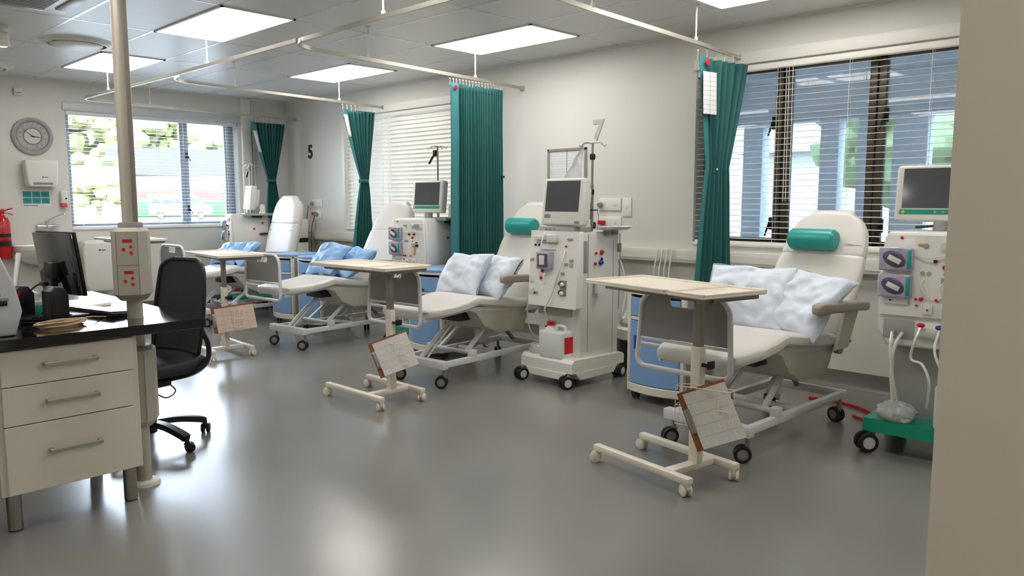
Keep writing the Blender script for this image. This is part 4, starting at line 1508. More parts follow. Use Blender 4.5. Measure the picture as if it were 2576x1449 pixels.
    if detail:
        hose('tube_line', t, [(-0.27, 0.07, 1.11), (-0.285, 0.0, 1.10), (-0.28, -0.08, 1.115), (-0.28, -0.2, 1.10)], 0.0035)
        hose('tube_line', t, [(-0.27, 0.02, 0.99), (-0.285, 0.03, 0.95), (-0.28, 0.0, 0.90), (-0.27, -0.03, 0.88)], 0.0035)
        hose('tube_line', t, [(-0.27, -0.1, 1.0), (-0.285, -0.06, 0.95), (-0.28, -0.07, 0.9), (-0.27, -0.05, 0.88)], 0.0035)
        hose('drain_hose', t, [(-0.275, 0.16, 0.69), (-0.31, 0.155, 0.60), (-0.30, 0.14, 0.45), (-0.25, 0.12, 0.28), (-0.24, 0.10, 0.21)], 0.009)
        hose('drain_hose', t, [(-0.275, 0.11, 0.69), (-0.31, 0.13, 0.63), (-0.30, 0.15, 0.5), (-0.27, 0.14, 0.3), (-0.24, 0.14, 0.21)], 0.009)
        hose('drain_hose', t, [(-0.30, 0.015, 0.735), (-0.34, 0.03, 0.66), (-0.31, 0.05, 0.56), (-0.33, -0.01, 0.54), (-0.34, -0.05, 0.45), (-0.27, -0.03, 0.3)], 0.007)
        hose('drain_hose', t, [(-0.30, -0.075, 0.73), (-0.35, -0.07, 0.62), (-0.34, -0.12, 0.5), (-0.25, -0.16, 0.46)], 0.007)
    # monitor
    b = MB(M_MACH)
    b.at((-0.10, hdy, 0), ry=0.10)
    b.box(-0.05, 0.03, -0.215, 0.215, 1.29, 1.605, 0.022, 3)
    b.box(0.02, 0.08, -0.16, 0.16, 1.33, 1.56, 0.02, 3)
    b.at()
    hd = b.build('monitor', t)
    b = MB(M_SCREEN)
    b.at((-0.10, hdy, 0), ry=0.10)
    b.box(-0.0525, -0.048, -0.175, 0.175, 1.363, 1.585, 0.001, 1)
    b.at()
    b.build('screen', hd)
    b = MB(M_GREEN)
    b.at((-0.10, hdy, 0), ry=0.10)
    b.box(-0.0535, -0.048, -0.185, 0.185, 1.328, 1.355, 0.001, 1)
    b.at()
    b.build('button_strip', hd)
    b = MB(M_YEL)
    b.at((-0.10, hdy, 0), ry=0.10)
    b.cyl((-0.0535, 0.165, 1.341), (-0.0565, 0.165, 1.341), 0.009, seg=14)
    b.at()
    b.build('button', hd)
    for y in (0.0, -0.04, -0.08, -0.12):
        b = MB(M_CHROME)
        b.at((-0.10, hdy, 0), ry=0.10)
        b.cyl((-0.0535, y, 1.341), (-0.0555, y, 1.341), 0.007, seg=12)
        b.at()
        b.build('button', hd)
    b = MB(M_MACHG)
    b.cyl((0.03, 0.02, 1.22), (0.03, 0.02, 1.32), 0.045, 0.04, seg=18)
    b.build('neck', t)
    if abs(head_rz) > 0:
        for o in [hd, ]:
            o.rotation_euler = (0, 0, head_rz)
    if tray:
        b = MB(M_TRAYG)
        b.box(-0.10, 0.26, -0.36, -0.10, 1.215, 1.222, 0.002, 1)
        for q in ((-0.10, 0.26, -0.36, -0.356), (-0.10, 0.26, -0.104, -0.10), (-0.10, -0.096, -0.36, -0.10), (0.256, 0.26, -0.36, -0.10)):
            b.box(q[0], q[1], q[2], q[3], 1.222, 1.245)
        b.build('side_tray', t)
        b = MB(M_BLACK)
        b.box(0.0, 0.12, -0.26, -0.2, 1.19, 1.215, 0.004)
        b.build('tray_bracket', t)
    if pole:
        px_, py_, pz_ = pole
        b = MB(M_STEEL)
        b.cyl((px_, py_, 1.20), (px_, py_, 1.45), 0.013, seg=14)
        b.cyl((px_, py_, 1.45), (px_, py_, pz_), 0.009, seg=12)
        b.cyl((px_, py_, 1.44), (px_, py_, 1.49), 0.018, seg=14)
        ip = b.build('infusion_pole', t)
        b = MB(M_STEEL)
        for a in (0.3, 1.9, 3.4, 4.9):
            c_, s_ = math.cos(a), math.sin(a)
            b.tube([(px_, py_, pz_ - 0.01), (px_ + c_ * 0.06, py_ + s_ * 0.06, pz_ - 0.005), (px_ + c_ * 0.10, py_ + s_ * 0.10, pz_ - 0.03), (px_ + c_ * 0.115, py_ + s_ * 0.115, pz_ - 0.01)], 0.003, seg=6, n=4)
        b.build('hook', ip)
        b = MB(M_BLACK)
        b.box(px_ - 0.02, px_ + 0.02, py_ + 0.01, py_ + 0.05, pz_ - 0.10, pz_ - 0.04, 0.006)
        b.cyl((px_, py_ + 0.04, pz_ - 0.07), (px_ - 0.02, py_ + 0.10, pz_ - 0.17), 0.011, seg=10)
        b.build('pole_clamp', ip)
    # connectors on the side wall of the casing
    for (x, z, r) in ((0.02, 1.05, 0.014), (0.10, 0.98, 0.02), (0.13, 1.12, 0.012)):
        b = MB(M_RED)
        b.ball((x, -0.26, z), (r, 0.013, r), 10)
        b.build('side_connector', t)
    b = MB(M_BLACK)
    b.box(0.11, 0.19, -0.285, -0.255, 0.975, 0.995, 0.004)
    b.build('side_clip', t)
    return t

G4 = green_machine('dialysis machine with teal base, partly hidden by the partition, bronze window behind', (4.70, 1.225, 0), math.radians(2), tray=False, head_rz=0.0, hdy=0.045)
G2 = green_machine('dialysis machine with dark screen in front of the closed blind', (4.86, 5.84, 0), math.radians(3), pole=(0.03, -0.12, 1.93))
G1 = green_machine('dialysis machine with teal base between the far window and the upright chair', (4.84, 9.46, 0), math.radians(-16), pole=(0.02, -0.10, 1.88))
canister('white fluid canister with red cap, no red label, on a teal base', (4.47, 1.05, 0.197), 0.1, lab=False, h_=0.27)
canister('white canister with red label on the teal base by the far window', (4.628, 9.50, 0.197), -0.28, h_=0.26)
M_CORD = mat('black_cord', '#26262a', 0.45)
b = MB(M_CORD)
b.tube([(0.0, 0.25, 1.02), (0.04, 0.30, 1.01), (0.06, 0.33, 0.92), (0.03, 0.30, 0.83), (0.0, 0.255, 0.81)], 0.005, seg=8, n=8)
b.build('side_cable', G4)
b = MB(M_CORD)
b.tube([(-0.02, 0.14, 1.255), (0.02, 0.02, 1.262), (0.0, -0.1, 1.25), (-0.04, -0.2, 1.258)], 0.007, seg=8)
b.build('top_cable', G4)
# crumpled bags resting on the bases
def bag(label, loc, r, seed, name='plastic_bag', cat='plastic bag'):
    b = MB(M_BAG)
    b.ball((0, 0, r[2] * 0.78), r, 22)
    for v in b.bm.verts:
        q = Vector(v.co) * 22 + Vector((seed, 0, 0))
        n = noise.noise(q) * 0.22 + noise.noise(q * 2.3) * 0.1
        v.co.x *= 1 + n
        v.co.y *= 1 + n
        v.co.z = max(0.0, v.co.z * (1 + n))
    o = b.build(name, loc=loc, sharp=25)
    return tag(o, label, cat)
bag('crumpled clear plastic bag on the teal base beside a capped canister', (4.44, 1.34, 0.196), (0.07, 0.11, 0.06), 3)

# a peach-coloured bottle and small things on the trays of the far machines
def tray_bottle(label, loc, m=M_TABLE, h_=0.13):
    b = MB(m)
    b.lathe([(0.001, 0), (0.045, 0), (0.05, 0.01), (0.032, h_ * 0.4), (0.036, h_ * 0.6), (0.03, h_ * 0.9), (0.012, h_), (0.001, h_)], seg=18)
    return tag(b.build('model_bottle', loc=loc), label, 'bottle')
def on(o, p):
    return (Matrix.Translation(o.location) @ Matrix.Rotation(o.rotation_euler[2], 4, 'Z')) @ Vector(p)
tray_bottle('cream bottle on the tray of the machine before the closed blind', on(G2, (0.10, -0.24, 1.222)), h_=0.15)
tray_bottle('cream bottle on the tray of the machine by the far window', on(G1, (0.14, -0.22, 1.222)), h_=0.14)

# ------------------------------------------------------------------ the white machine of bay seven
t = thing('dialysis_machine', 'white dialysis machine with white base and clear side pole beside the seventh bay', 'dialysis machine', (4.68, 3.82, 0), math.radians(-1))
WM = t
def wheelarch(y0, y1):
    return None
b = MB(M_MACHP)
# side outline (x,z) with wheel arches, run across y in three slices so that the front has arches too
prof = [(-0.34, 0.115), (-0.30, 0.115), (-0.235, 0.055), (0.17, 0.055), (0.22, 0.115), (0.30, 0.115), (0.30, 0.185), (0.28, 0.20), (-0.31, 0.215), (-0.34, 0.19)]
b.prism(prof, 'y', -0.165, 0.165, 0.0)
prof2 = [(-0.34, 0.115), (0.30, 0.115), (0.30, 0.185), (0.28, 0.20), (-0.31, 0.215), (-0.34, 0.19)]
b.prism(prof2, 'y', 0.165, 0.262, 0.0)
b.prism(prof2, 'y', -0.262, -0.165, 0.0)
b.prism([(-0.165, 0.056), (0.165, 0.056), (0.21, 0.116), (-0.21, 0.116)], 'x', -0.345, -0.28, 0.004, 1)
b.prism([(-0.24, 0.056), (0.17, 0.056), (0.22, 0.118), (-0.30, 0.118)], 'y', -0.264, 0.264, 0.004, 1)
b.build('base', t)
for (x, y, a) in ((-0.33, -0.225, 2.75), (-0.33, 0.245, 2.9), (0.25, -0.235, 0.1), (0.25, 0.235, 0.3)):
    machine_caster(t, x, y, 0.05, a)
b = MB(M_MACH)
b.box(-0.20, 0.28, -0.215, 0.215, 0.19, 1.165, 0.02, 3)
b.build('casing', t)
b = MB(M_MACHG)
b.box(-0.215, -0.19, -0.14, 0.20, 0.52, 0.60, 0.004)
b.box(0.20, 0.204, -0.218, -0.214, 0.2, 1.1)
b.box(-0.11, -0.105, -0.218, -0.214, 0.25, 1.15)
b.build('seam_panel', t)
# door, a little tilted: bottom further out
b = MB(M_MACHP)
b.prism([(-0.225, 1.175), (-0.275, 1.175), (-0.315, 0.60), (-0.225, 0.60)], 'y', -0.275, 0.225, 0.014, 3)
door = b.build('door', t)
def dx_(z):
    return -0.275 - (1.175 - z) * 0.07
b = MB(M_WHUB)
b.box(dx_(1.12) - 0.025, dx_(1.12) + 0.01, 0.02, 0.17, 1.105, 1.135, 0.004)
b.box(dx_(1.12) - 0.045, dx_(1.12) + 0.01, -0.06, 0.02, 1.09, 1.15, 0.008)
b.cyl((dx_(1.14), 0.03, 1.14), (dx_(1.14) - 0.05, 0.03, 1.14), 0.012, seg=12)
b.build('heater_block', door)
for z in (0.71, 0.80):
    b = MB(M_WHUB)
    b.box(dx_(z) - 0.01, dx_(z) + 0.01, 0.16, 0.20, z - 0.028, z + 0.028, 0.004)
    b.build('sensor_block', door)
b = MB(M_MACHG)
b.box(dx_(1.08) - 0.012, dx_(1.08) + 0.01, -0.07, 0.15, 1.082, 1.095, 0.003)
b.build('tube_guide', door)
b = MB(M_MACHG)
b.box(dx_(1.03) - 0.008, dx_(1.03) + 0.01, -0.05, 0.10, 1.03, 1.036, 0.001)
b.build('tube_guide', door)
b = MB(M_MACHG)
b.box(dx_(1.1) - 0.01, dx_(1.1) + 0.01, -0.21, -0.16, 1.11, 1.125, 0.003)
b.build('clamp', door)
for (y, z) in ((-0.21, 0.96), (-0.21, 0.925), (-0.16, 0.93), (0.19, 0.95), (-0.13, 0.86), (0.13, 0.70)):
    b = MB(M_MACHG)
    b.box(dx_(z) - 0.012, dx_(z) + 0.01, y - 0.015, y + 0.015, z - 0.01, z + 0.01, 0.003)
    b.build('clamp', door)
b = MB(M_PURP)
b.box(dx_(0.95) - 0.055, dx_(0.95) + 0.01, -0.03, 0.11, 0.885, 1.02, 0.012, 3)
pc = b.build('pump_cover', door)
b = MB(M_DPURP)
b.box(dx_(0.95) - 0.062, dx_(0.95) - 0.054, -0.015, 0.085, 0.90, 1.005, 0.02, 3)
b.build('pump_ring', pc)
b = MB(M_WHUB)
b.box(dx_(0.95) - 0.068, dx_(0.95) - 0.060, 0.008, 0.062, 0.918, 0.992, 0.018, 3)
b.build('pump_rotor', pc)
for (y, z, r) in ((0.075, 0.868, 0.013), (0.085, 0.815, 0.013), (-0.155, 1.065, 0.008)):
    b = MB(M_RED)
    b.ball((dx_(z) - 0.01, y, z), (0.012, r, r), 10)
    b.build('red_connector', door)
for (y, z, r) in ((0.16, 1.065, 0.008), (0.12, 1.065, 0.008), (0.14, 0.695, 0.008)):
    b = MB(M_BLACK)
    b.cyl((dx_(z), y, z), (dx_(z) - 0.014, y, z), r, seg=10)
    b.build('knob', door)
b = MB(M_GREYP)
b.box(dx_(0.75) - 0.008, dx_(0.75) + 0.01, -0.17, -0.11, 0.69, 0.81, 0.004)
bp_ = b.build('bypass_plate', door)
for z in (0.785, 0.72):
    b = MB(M_BLACK)
    b.ball((dx_(z) - 0.018, -0.125, z), (0.012, 0.02, 0.018), 12)
    b.use(M_HOSE)
    b.ball((dx_(z) - 0.024, -0.145, z - 0.005), (0.012, 0.02, 0.016), 12)
    b.build('connector', bp_)
hose('tube_line', door, [(dx_(1.03) - 0.01, -0.15, 1.03), (dx_(0.95) - 0.03, -0.14, 0.95), (dx_(0.85) - 0.03, -0.11, 0.86), (dx_(0.8) - 0.02, -0.08, 0.80), (dx_(0.7) - 0.03, -0.04, 0.68), (dx_(0.6) - 0.04, 0.0, 0.58), (-0.26, 0.04, 0.47)], 0.007)
hose('tube_line', door, [(dx_(0.86) - 0.02, 0.03, 0.86), (dx_(0.82) - 0.02, 0.045, 0.82), (dx_(0.78) - 0.02, 0.03, 0.78)], 0.006)
hose('tube_line', door, [(dx_(1.16) - 0.02, 0.06, 1.16), (dx_(1.0) - 0.07, 0.05, 1.04), (dx_(1.0) - 0.06, 0.04, 1.0)], 0.004)
# monitor
b = MB(M_MACH)
b.at((-0.17, 0, 0), ry=0.12)
b.box(-0.21, -0.13, -0.25, 0.165, 1.20, 1.56, 0.02, 3)
b.box(-0.14, -0.05, -0.20, 0.11, 1.24, 1.50, 0.02, 3)
b.at()
mon = b.build('monitor', t)
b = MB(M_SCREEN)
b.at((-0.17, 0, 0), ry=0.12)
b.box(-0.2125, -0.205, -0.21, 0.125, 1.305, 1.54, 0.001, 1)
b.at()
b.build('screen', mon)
b = MB(M_GREYP)
b.at((-0.17, 0, 0), ry=0.12)
b.box(-0.2125, -0.205, 0.065, 0.125, 1.255, 1.285, 0.001, 1)
b.box(-0.2125, -0.205, -0.23, -0.18, 1.215, 1.235, 0.001, 1)
b.at()
b.build('data_plate', mon)
b = MB(M_MACHG)
b.box(-0.26, -0.02, -0.18, 0.15, 1.165, 1.205, 0.008)
for y in (-0.01, 0.03, 0.07):
    b.box(-0.268, -0.26, y, y + 0.02, 1.18, 1.195, 0.002)
b.build('swivel_base', t)
# pole and side fittings
b = MB(M_STEEL)
b.cyl((0.11, -0.07, 1.16), (0.11, -0.07, 1.53), 0.013, seg=14)
b.cyl((0.11, -0.07, 1.53), (0.11, -0.07, 1.85), 0.009, seg=12)
ip = b.build('infusion_pole', t)
b = MB(M_BLACK)
b.lathe([(0.001, 0.02), (0.02, 0.02), (0.024, 0), (0.02, -0.025), (0.001, -0.025)], (0.11, -0.07, 1.745), seg=14)
b.lathe([(0.001, 0.02), (0.017, 0.02), (0.017, -0.02), (0.001, -0.02)], (0.11, -0.07, 1.47), seg=14)
b.box(0.07, 0.15, -0.10, -0.06, 1.325, 1.335, 0.003)
b.build('pole_clamp', ip)
b = MB(M_STEEL)
for (ax, ay) in ((0.02, -1), (-0.02, 1), (-1, 0.2)):
    b.tube([(0.11, -0.07, 1.845), (0.11 + ax * 0.07, -0.07 + ay * 0.07, 1.848), (0.11 + ax * 0.10, -0.07 + ay * 0.10, 1.83), (0.11 + ax * 0.115, -0.07 + ay * 0.115, 1.815), (0.11 + ax * 0.13, -0.07 + ay * 0.13, 1.83)], 0.003, seg=6, n=4)
b.build('hook', ip)
b = MB(M_AMBER)
b.cyl((0.08, -0.05, 1.26), (0.085, -0.03, 1.42), 0.022, seg=14)
b.use(M_WHUB)
b.cyl((0.07, -0.035, 1.42), (0.07, -0.035, 1.49), 0.018, seg=14)
b.build('drip_chamber', t)
b = MB(M_BLACK)
for k in range(5):
    b.ball((-0.02 + 0.02 * k, -0.20 + 0.015 * k, 1.20 + 0.015 * (k % 3)), (0.014, 0.012, 0.012), 8)
b.build('cable_plugs', t)
for i, (cx_, cy_) in enumerate(((0.10, -0.24), (0.22, -0.28))):
    b = MB(M_MACHP)
    n_ = 20
    vs = []
    b.at((cx_, cy_, 1.185), rz=0.5)
    b.lathe([(0.001, -0.008), (0.04, -0.006), (0.085, 0.014), (0.09, 0.02), (0.08, 0.016), (0.04, 0.0), (0.001, -0.002)], seg=24, sx=1.15)
    b.at()
    b.build('leaf_tray', t)
for x in (0.10, 0.19):
    b = MB(M_GREYP)
    b.box(x - 0.03, x + 0.03, -0.25, -0.215, 1.14, 1.175, 0.005)
    b.build('tray_bracket', t)
for q in ((0.05, 1.01, 0.022), (-0.02, 1.005, 0.012), (-0.03, 0.925, 0.014)):
    b = MB(M_RED)
    b.ball((q[0], -0.225, q[1]), (q[2], 0.013, q[2] * 0.9), 12)
    b.build('side_connector', t)
b = MB(M_BLUEP)
b.ball((0.04, -0.225, 0.93), (0.03, 0.014, 0.018), 12)
b.ball((0.045, -0.228, 0.955), (0.01, 0.012, 0.016), 8)
b.build('blue_connector', t)
b = MB(M_CABS)
b.box(-0.18, -0.12, -0.222, -0.212, 0.86, 1.10, 0.004)
b.build('tube_recess', t)
b = MB(M_WHUB)
b.cyl((-0.02, -0.255, 0.70), (-0.02, -0.255, 0.79), 0.036, seg=20)
b.cyl((-0.02, -0.255, 0.745), (-0.02, -0.255, 0.75), 0.0375, seg=20)
b.build('filter_cup', t)
b = MB(M_GREYP)
b.box(0.255, 0.285, -0.235, -0.21, 1.0, 1.07, 0.004)
b.tube([(0.27, -0.225, 1.15), (0.27, -0.23, 0.9), (0.27, -0.222, 0.55)], 0.004, seg=6)
b.build('side_rail', t)
hose('tube_line', t, [(0.28, 0.05, 1.0), (0.35, -0.15, 0.95), (0.36, -0.22, 0.7), (0.32, -0.22, 0.5), (0.36, -0.2, 0.45), (0.42, -0.2, 0.52)], 0.008)
hose('tube_line', t, [(0.28, 0.0, 0.95), (0.38, -0.1, 0.9), (0.43, -0.18, 0.7), (0.41, -0.2, 0.5), (0.34, -0.2, 0.44)], 0.008)
hose('tube_line', t, [(-0.20, 0.22, 0.68), (-0.22, 0.30, 0.6), (-0.16, 0.36, 0.42), (-0.10, 0.34, 0.30), (0.02, 0.26, 0.24)], 0.005)
b = MB(M_BLACK)
b.cyl((-0.202, 0.12, 0.42), (-0.212, 0.12, 0.42), 0.009, seg=12)
b.build('drain_port', t)
canister('white canister with a red label and red cap on the white machine base', on(WM, (-0.255, -0.03, 0.205)), math.radians(0), lab=True, h_=0.245, w_=0.15, d_=0.24)
bag('small clear plastic bag on the white machine base', on(WM, (-0.275, 0.16, 0.206)), (0.045, 0.07, 0.045), 8)

# bag hanging from the pole
b = MB(M_BAG)
b.poly([(0, 0, 0.0), (0.02, 0.0, 0.0), (-0.03, 0.20, -0.30), (-0.03, -0.02, -0.34), (0.03, 0.05, -0.36), (0.0, 0.19, -0.31)], [(0, 1, 4, 3), (0, 2, 5, 1), (0, 3, 2), (1, 5, 4), (2, 3, 4, 5)])
bmesh.ops.subdivide_edges(b.bm, edges=b.bm.edges[:], cuts=5, use_grid_fill=True)
for v in b.bm.verts:
    q = v.co * 16
    v.co += Vector((noise.noise(q), noise.noise(q + Vector((5, 0, 0))), 0)) * 0.012
o = b.build('fluid_bag', loc=on(WM, (0.10, 0.03, 1.83)))
tag(o, 'empty clear fluid bag hanging from the pole of the white machine', 'bag')

# waste bin between the white machine and the wall
t = thing('pedal_bin', 'dark bin with a cream rim and clear liner behind the white machine', 'bin', (5.38, 3.70, 0))
b = MB(mat('bin_dark', '#3b3936', 0.4))
b.lathe([(0.001, 0.005), (0.15, 0.005), (0.165, 0.02), (0.175, 0.26), (0.001, 0.26)], seg=28)
b.build('bin_body', t)
b = MB(M_TRUNK)
b.lathe([(0.175, 0.24), (0.19, 0.25), (0.185, 0.33), (0.15, 0.36), (0.12, 0.30), (0.15, 0.26)], seg=28)
b.build('rim', t)
b = MB(M_BAG)
b.lathe([(0.14, 0.34), (0.165, 0.38), (0.155, 0.42), (0.10, 0.44), (0.05, 0.42)], seg=28)
for v in b.bm.verts:
    q = v.co * 20
    v.co *= 1 + noise.noise(q) * 0.08
b.build('liner', t)
b = MB(M_HOSE)
for k in range(4):
    y = 3.60 + 0.05 * k
    b.tube([(5.735, y, 0.98), (5.70, y + 0.01, 0.8), (5.70 - 0.01 * k, y, 0.6), (5.68, y + 0.02 * (k % 2), 0.42), (5.66, y - 0.03, 0.30), (5.72, y + 0.02, 0.24)], 0.008, seg=8)
tag(b.build('clear_hoses'), 'clear hoses hanging from the wall trunking behind the white machine', 'hoses')

# cream cabinet in the far corner
t = thing('storage_cabinet', 'plain cream cabinet below the corner curtain, next to the upright chair', 'cabinet', (5.42, 9.44, 0))
b = MB(M_TRUNK)
b.box(-0.16, 0.2, -0.15, 0.15, 0.9, 1.16, 0.01)
b.build('top_box', t)
b = MB(M_CABW)
b.box(-0.16, 0.2, -0.15, 0.15, 0.0, 0.84, 0.01)
b.build('body', t)
b = MB(M_BLACK)
b.box(-0.14, 0.19, -0.14, 0.14, 0.84, 0.9)
b.build('shadow_gap', t)
b = MB(M_CHROME)
b.cyl((0.02, -0.15, 0.98), (0.02, -0.165, 0.98), 0.01, seg=10)
b.build('lock', t)

# ================================================================== desk
t = thing('drawer_cabinet', 'white three drawer desk cabinet on round steel legs', 'drawer cabinet', (1.025, 3.95, 0))
b = MB(M_MELAM)
b.box(-0.285, 0.285, -0.272, 0.28, 0.162, 0.788, 0.002, 1)
b.build('carcass', t)
for (za, zb) in ((0.632, 0.782), (0.464, 0.628), (0.168, 0.460)):
    b = MB(M_MELAM)
    b.box(-0.262, 0.262 if za != 0.464 else 0.250, -0.292, -0.273, za, zb, 0.002, 1)
    d = b.build('drawer', t)
    b = MB(M_ALU)
    zc = (za + zb) / 2 + (0.005 if za > 0.4 else 0.02)
    b.box(-0.105, 0.105, -0.325, -0.315, zc - 0.008, zc + 0.008, 0.002, 1)
    for x in (-0.096, 0.096):
        b.box(x - 0.009, x + 0.009, -0.32, -0.290, zc - 0.009, zc + 0.009, 0.002, 1)
    b.build('handle', d)
for x in (-0.235, 0.235):
    for y in (-0.235, 0.24):
        b = MB(M_STEEL)
        b.cyl((x, y, 0.006), (x, y, 0.163), 0.029, seg=28)
        b.use(M_RUBBER)
        b.cyl((x, y, 0), (x, y, 0.007), 0.027, seg=24)
        b.build('leg', t)
t = thing('counter', 'polished black granite counter with the steel pole passing through it', 'counter', (0.4, 4.4, 0))
b = MB(M_GRANITE)
b.box(-1.1, 1.22, -0.77, 0.85, 0.789, 0.835, 0.003, 1)
b.build('counter_top', t)
b = MB(M_MELAM)
b.box(-1.05, -1.01, -0.7, 0.8, 0, 0.789)
b.box(-1.01, 0.3, 0.70, 0.73, 0, 0.789)
b.build('end_panel', t)

t = thing('power_pole', 'tall brushed steel service pole from floor to ceiling with two socket boxes', 'pole', (1.385, 3.885, 0))
b = MB(M_POLE)
pr_ = []
r = 0.036
for k in range(24):
    a = 2 * PI * k / 24
    pr_.append((r * math.cos(a), r * math.sin(a)))
b.prism(pr_, 'z', 0.02, 0.789, 0.0)
b.prism([(p[0], p[1]) for p in pr_], 'z', 0.8355, ZC, 0.0)
b.build('pole_tube', t)
b = MB(mat('pole_slot', '#857c70', 0.45, metal=0.3))
b.at((0, 0, 0), rz=math.radians(20))
b.box(-0.010, 0.010, -0.040, -0.034, 0.95, ZC - 0.002)
b.at()
b.build('slot', t)
b = MB(M_TRUNK)
b.lathe([(0.001, 0.0), (0.075, 0.0), (0.07, 0.015), (0.04, 0.022), (0.001, 0.022)], seg=28)
b.build('floor_plate', t)
def oct_box(name, z0, z1, ch):
    o = [(-0.085, -0.02), (-0.055, -0.075), (0.045, -0.075), (0.075, -0.02), (0.075, 0.05), (0.045, 0.075), (-0.055, 0.075), (-0.085, 0.05)]
    q = MB(mat('socket_box_alu', '#b9b3a5', 0.42, metal=0.25, var=0.03))
    q.at((0, 0, 0), rz=math.radians(-31))
    lo = [(p[0] * 0.72, p[1] * 0.72, z0) for p in o]
    a = [(p[0], p[1], z0 + ch) for p in o]
    c = [(p[0], p[1], z1 - ch * 0.6) for p in o]
    hi = [(p[0] * 0.75, p[1] * 0.75, z1) for p in o]
    n = 8
    q.poly(lo + a + c + hi, [tuple(range(7, -1, -1)), tuple(range(24, 32))] + [(k * n + i, k * n + (i + 1) % n, (k + 1) * n + (i + 1) % n, (k + 1) * n + i) for k in range(3) for i in range(n)])
    q.at()
    return q.build(name, t, sharp=20)
ob = oct_box('socket_box', 0.925, 1.275, 0.03)
b = MB(M_GREYP)
b.at((0, 0, 0), rz=math.radians(-31))
b.lathe([(0.001, 1.30), (0.05, 1.30), (0.055, 1.29), (0.055, 1.27), (0.001, 1.27)], seg=24)
for x in (-0.052, 0.042):
    b.box(x - 0.0012, x + 0.0012, -0.0765, -0.0745, 0.955, 1.255)
b.box(-0.052, 0.042, -0.0765, -0.0745, 1.098, 1.1)
b.at()
b.build('collar', ob)
for z in (1.185, 1.035):
    b = MB(M_RED)
    b.at((0, 0, 0), rz=math.radians(-31))
    b.box(-0.024, 0.018, -0.0775, -0.0745, z + 0.022, z + 0.036, 0.0005, 1)
    for (x, dz) in ((-0.020, -0.012), (0.012, 0.0), (0.012, -0.028)):
        b.cyl((x, -0.0745, z + dz), (x, -0.078, z + dz), 0.0075, seg=14)
    b.at()
    b.build('socket', ob)
ob2 = oct_box('socket_box', 0.30, 0.70, 0.03)
b = MB(M_GREYP)
b.at((0, 0, 0), rz=math.radians(-31))
b.box(0.04, 0.0425, -0.0765, -0.0745, 0.34, 0.67)
b.box(-0.052, -0.0495, -0.0765, -0.0745, 0.34, 0.67)
b.at()
b.build('seam', ob2)

# ------------------------------------------------------------------ things on the counter
CT = 0.8355
t = thing('computer_monitor', 'black computer monitor seen from its glossy back on the counter', 'monitor', (1.15, 4.20, CT), math.radians(9.5))
# local: y along the panel, screen faces +x
b = MB(M_SCREENB)
b.at((0, 0, 0.262), ry=-0.12)
b.box(-0.012, 0.008, -0.185, 0.185, -0.15, 0.15, 0.004)
b.at()
mo = b.build('panel_back', t)
b = MB(M_BLACK)
b.at((0, 0, 0.262), ry=-0.12)
b.box(0.008, 0.022, -0.19, 0.19, -0.155, 0.155, 0.004)
b.at()
b.build('bezel', mo)
b = MB(M_BLACK)
b.box(-0.055, -0.008, -0.05, 0.03, 0.19, 0.27, 0.008)
b.prism([(-0.05, 0.0), (-0.015, 0.0), (-0.015, 0.22), (-0.045, 0.22)], 'y', -0.025, 0.01, 0.004)
b.box(-0.13, 0.10, -0.12, 0.10, 0.0, 0.014, 0.006)
b.build('stand', t)
b = MB(M_BLACK)
b.tube([(-0.02, 0.07, 0.16), (-0.05, 0.12, 0.15), (-0.07, 0.17, 0.10), (-0.06, 0.19, 0.02), (-0.05, 0.12, 0.004), (-0.1, 0.05, 0.004)], 0.0045, seg=8)
b.tube([(-0.02, 0.02, 0.16), (-0.06, 0.03, 0.12), (-0.05, 0.04, 0.05), (-0.08, 0.06, 0.004), (-0.12, 0.1, 0.004)], 0.004, seg=8)
b.box(-0.05, -0.01, 0.05, 0.10, 0.15, 0.17, 0.004)
b.build('cables', t)

def speaker(label, x, y, rz):
    t = thing('desktop_speaker', label, 'speaker', (x, y, CT), rz, 'computer speakers')
    b = MB(M_BLACK)
    b.prism([(-0.045, 0), (0.045, 0), (0.045, 0.13), (0.02, 0.165), (-0.02, 0.17), (-0.045, 0.15)], 'y', -0.035, 0.035, 0.008, 3)
    b.build('cabinet', t)
    b = MB(M_GREYP)
    b.prism([(0.02, 0.1655), (-0.015, 0.1725), (-0.02, 0.16), (0.015, 0.155)], 'y', -0.032, 0.032, 0.003, 2)
    b.build('top_trim', t)
    return t
speaker('black desktop speaker in front of the monitor back, beside the cable coil', 1.075, 4.0, 0.3)
speaker('black desktop speaker next to the dark grey pen holder', 0.975, 4.16, 0.2)

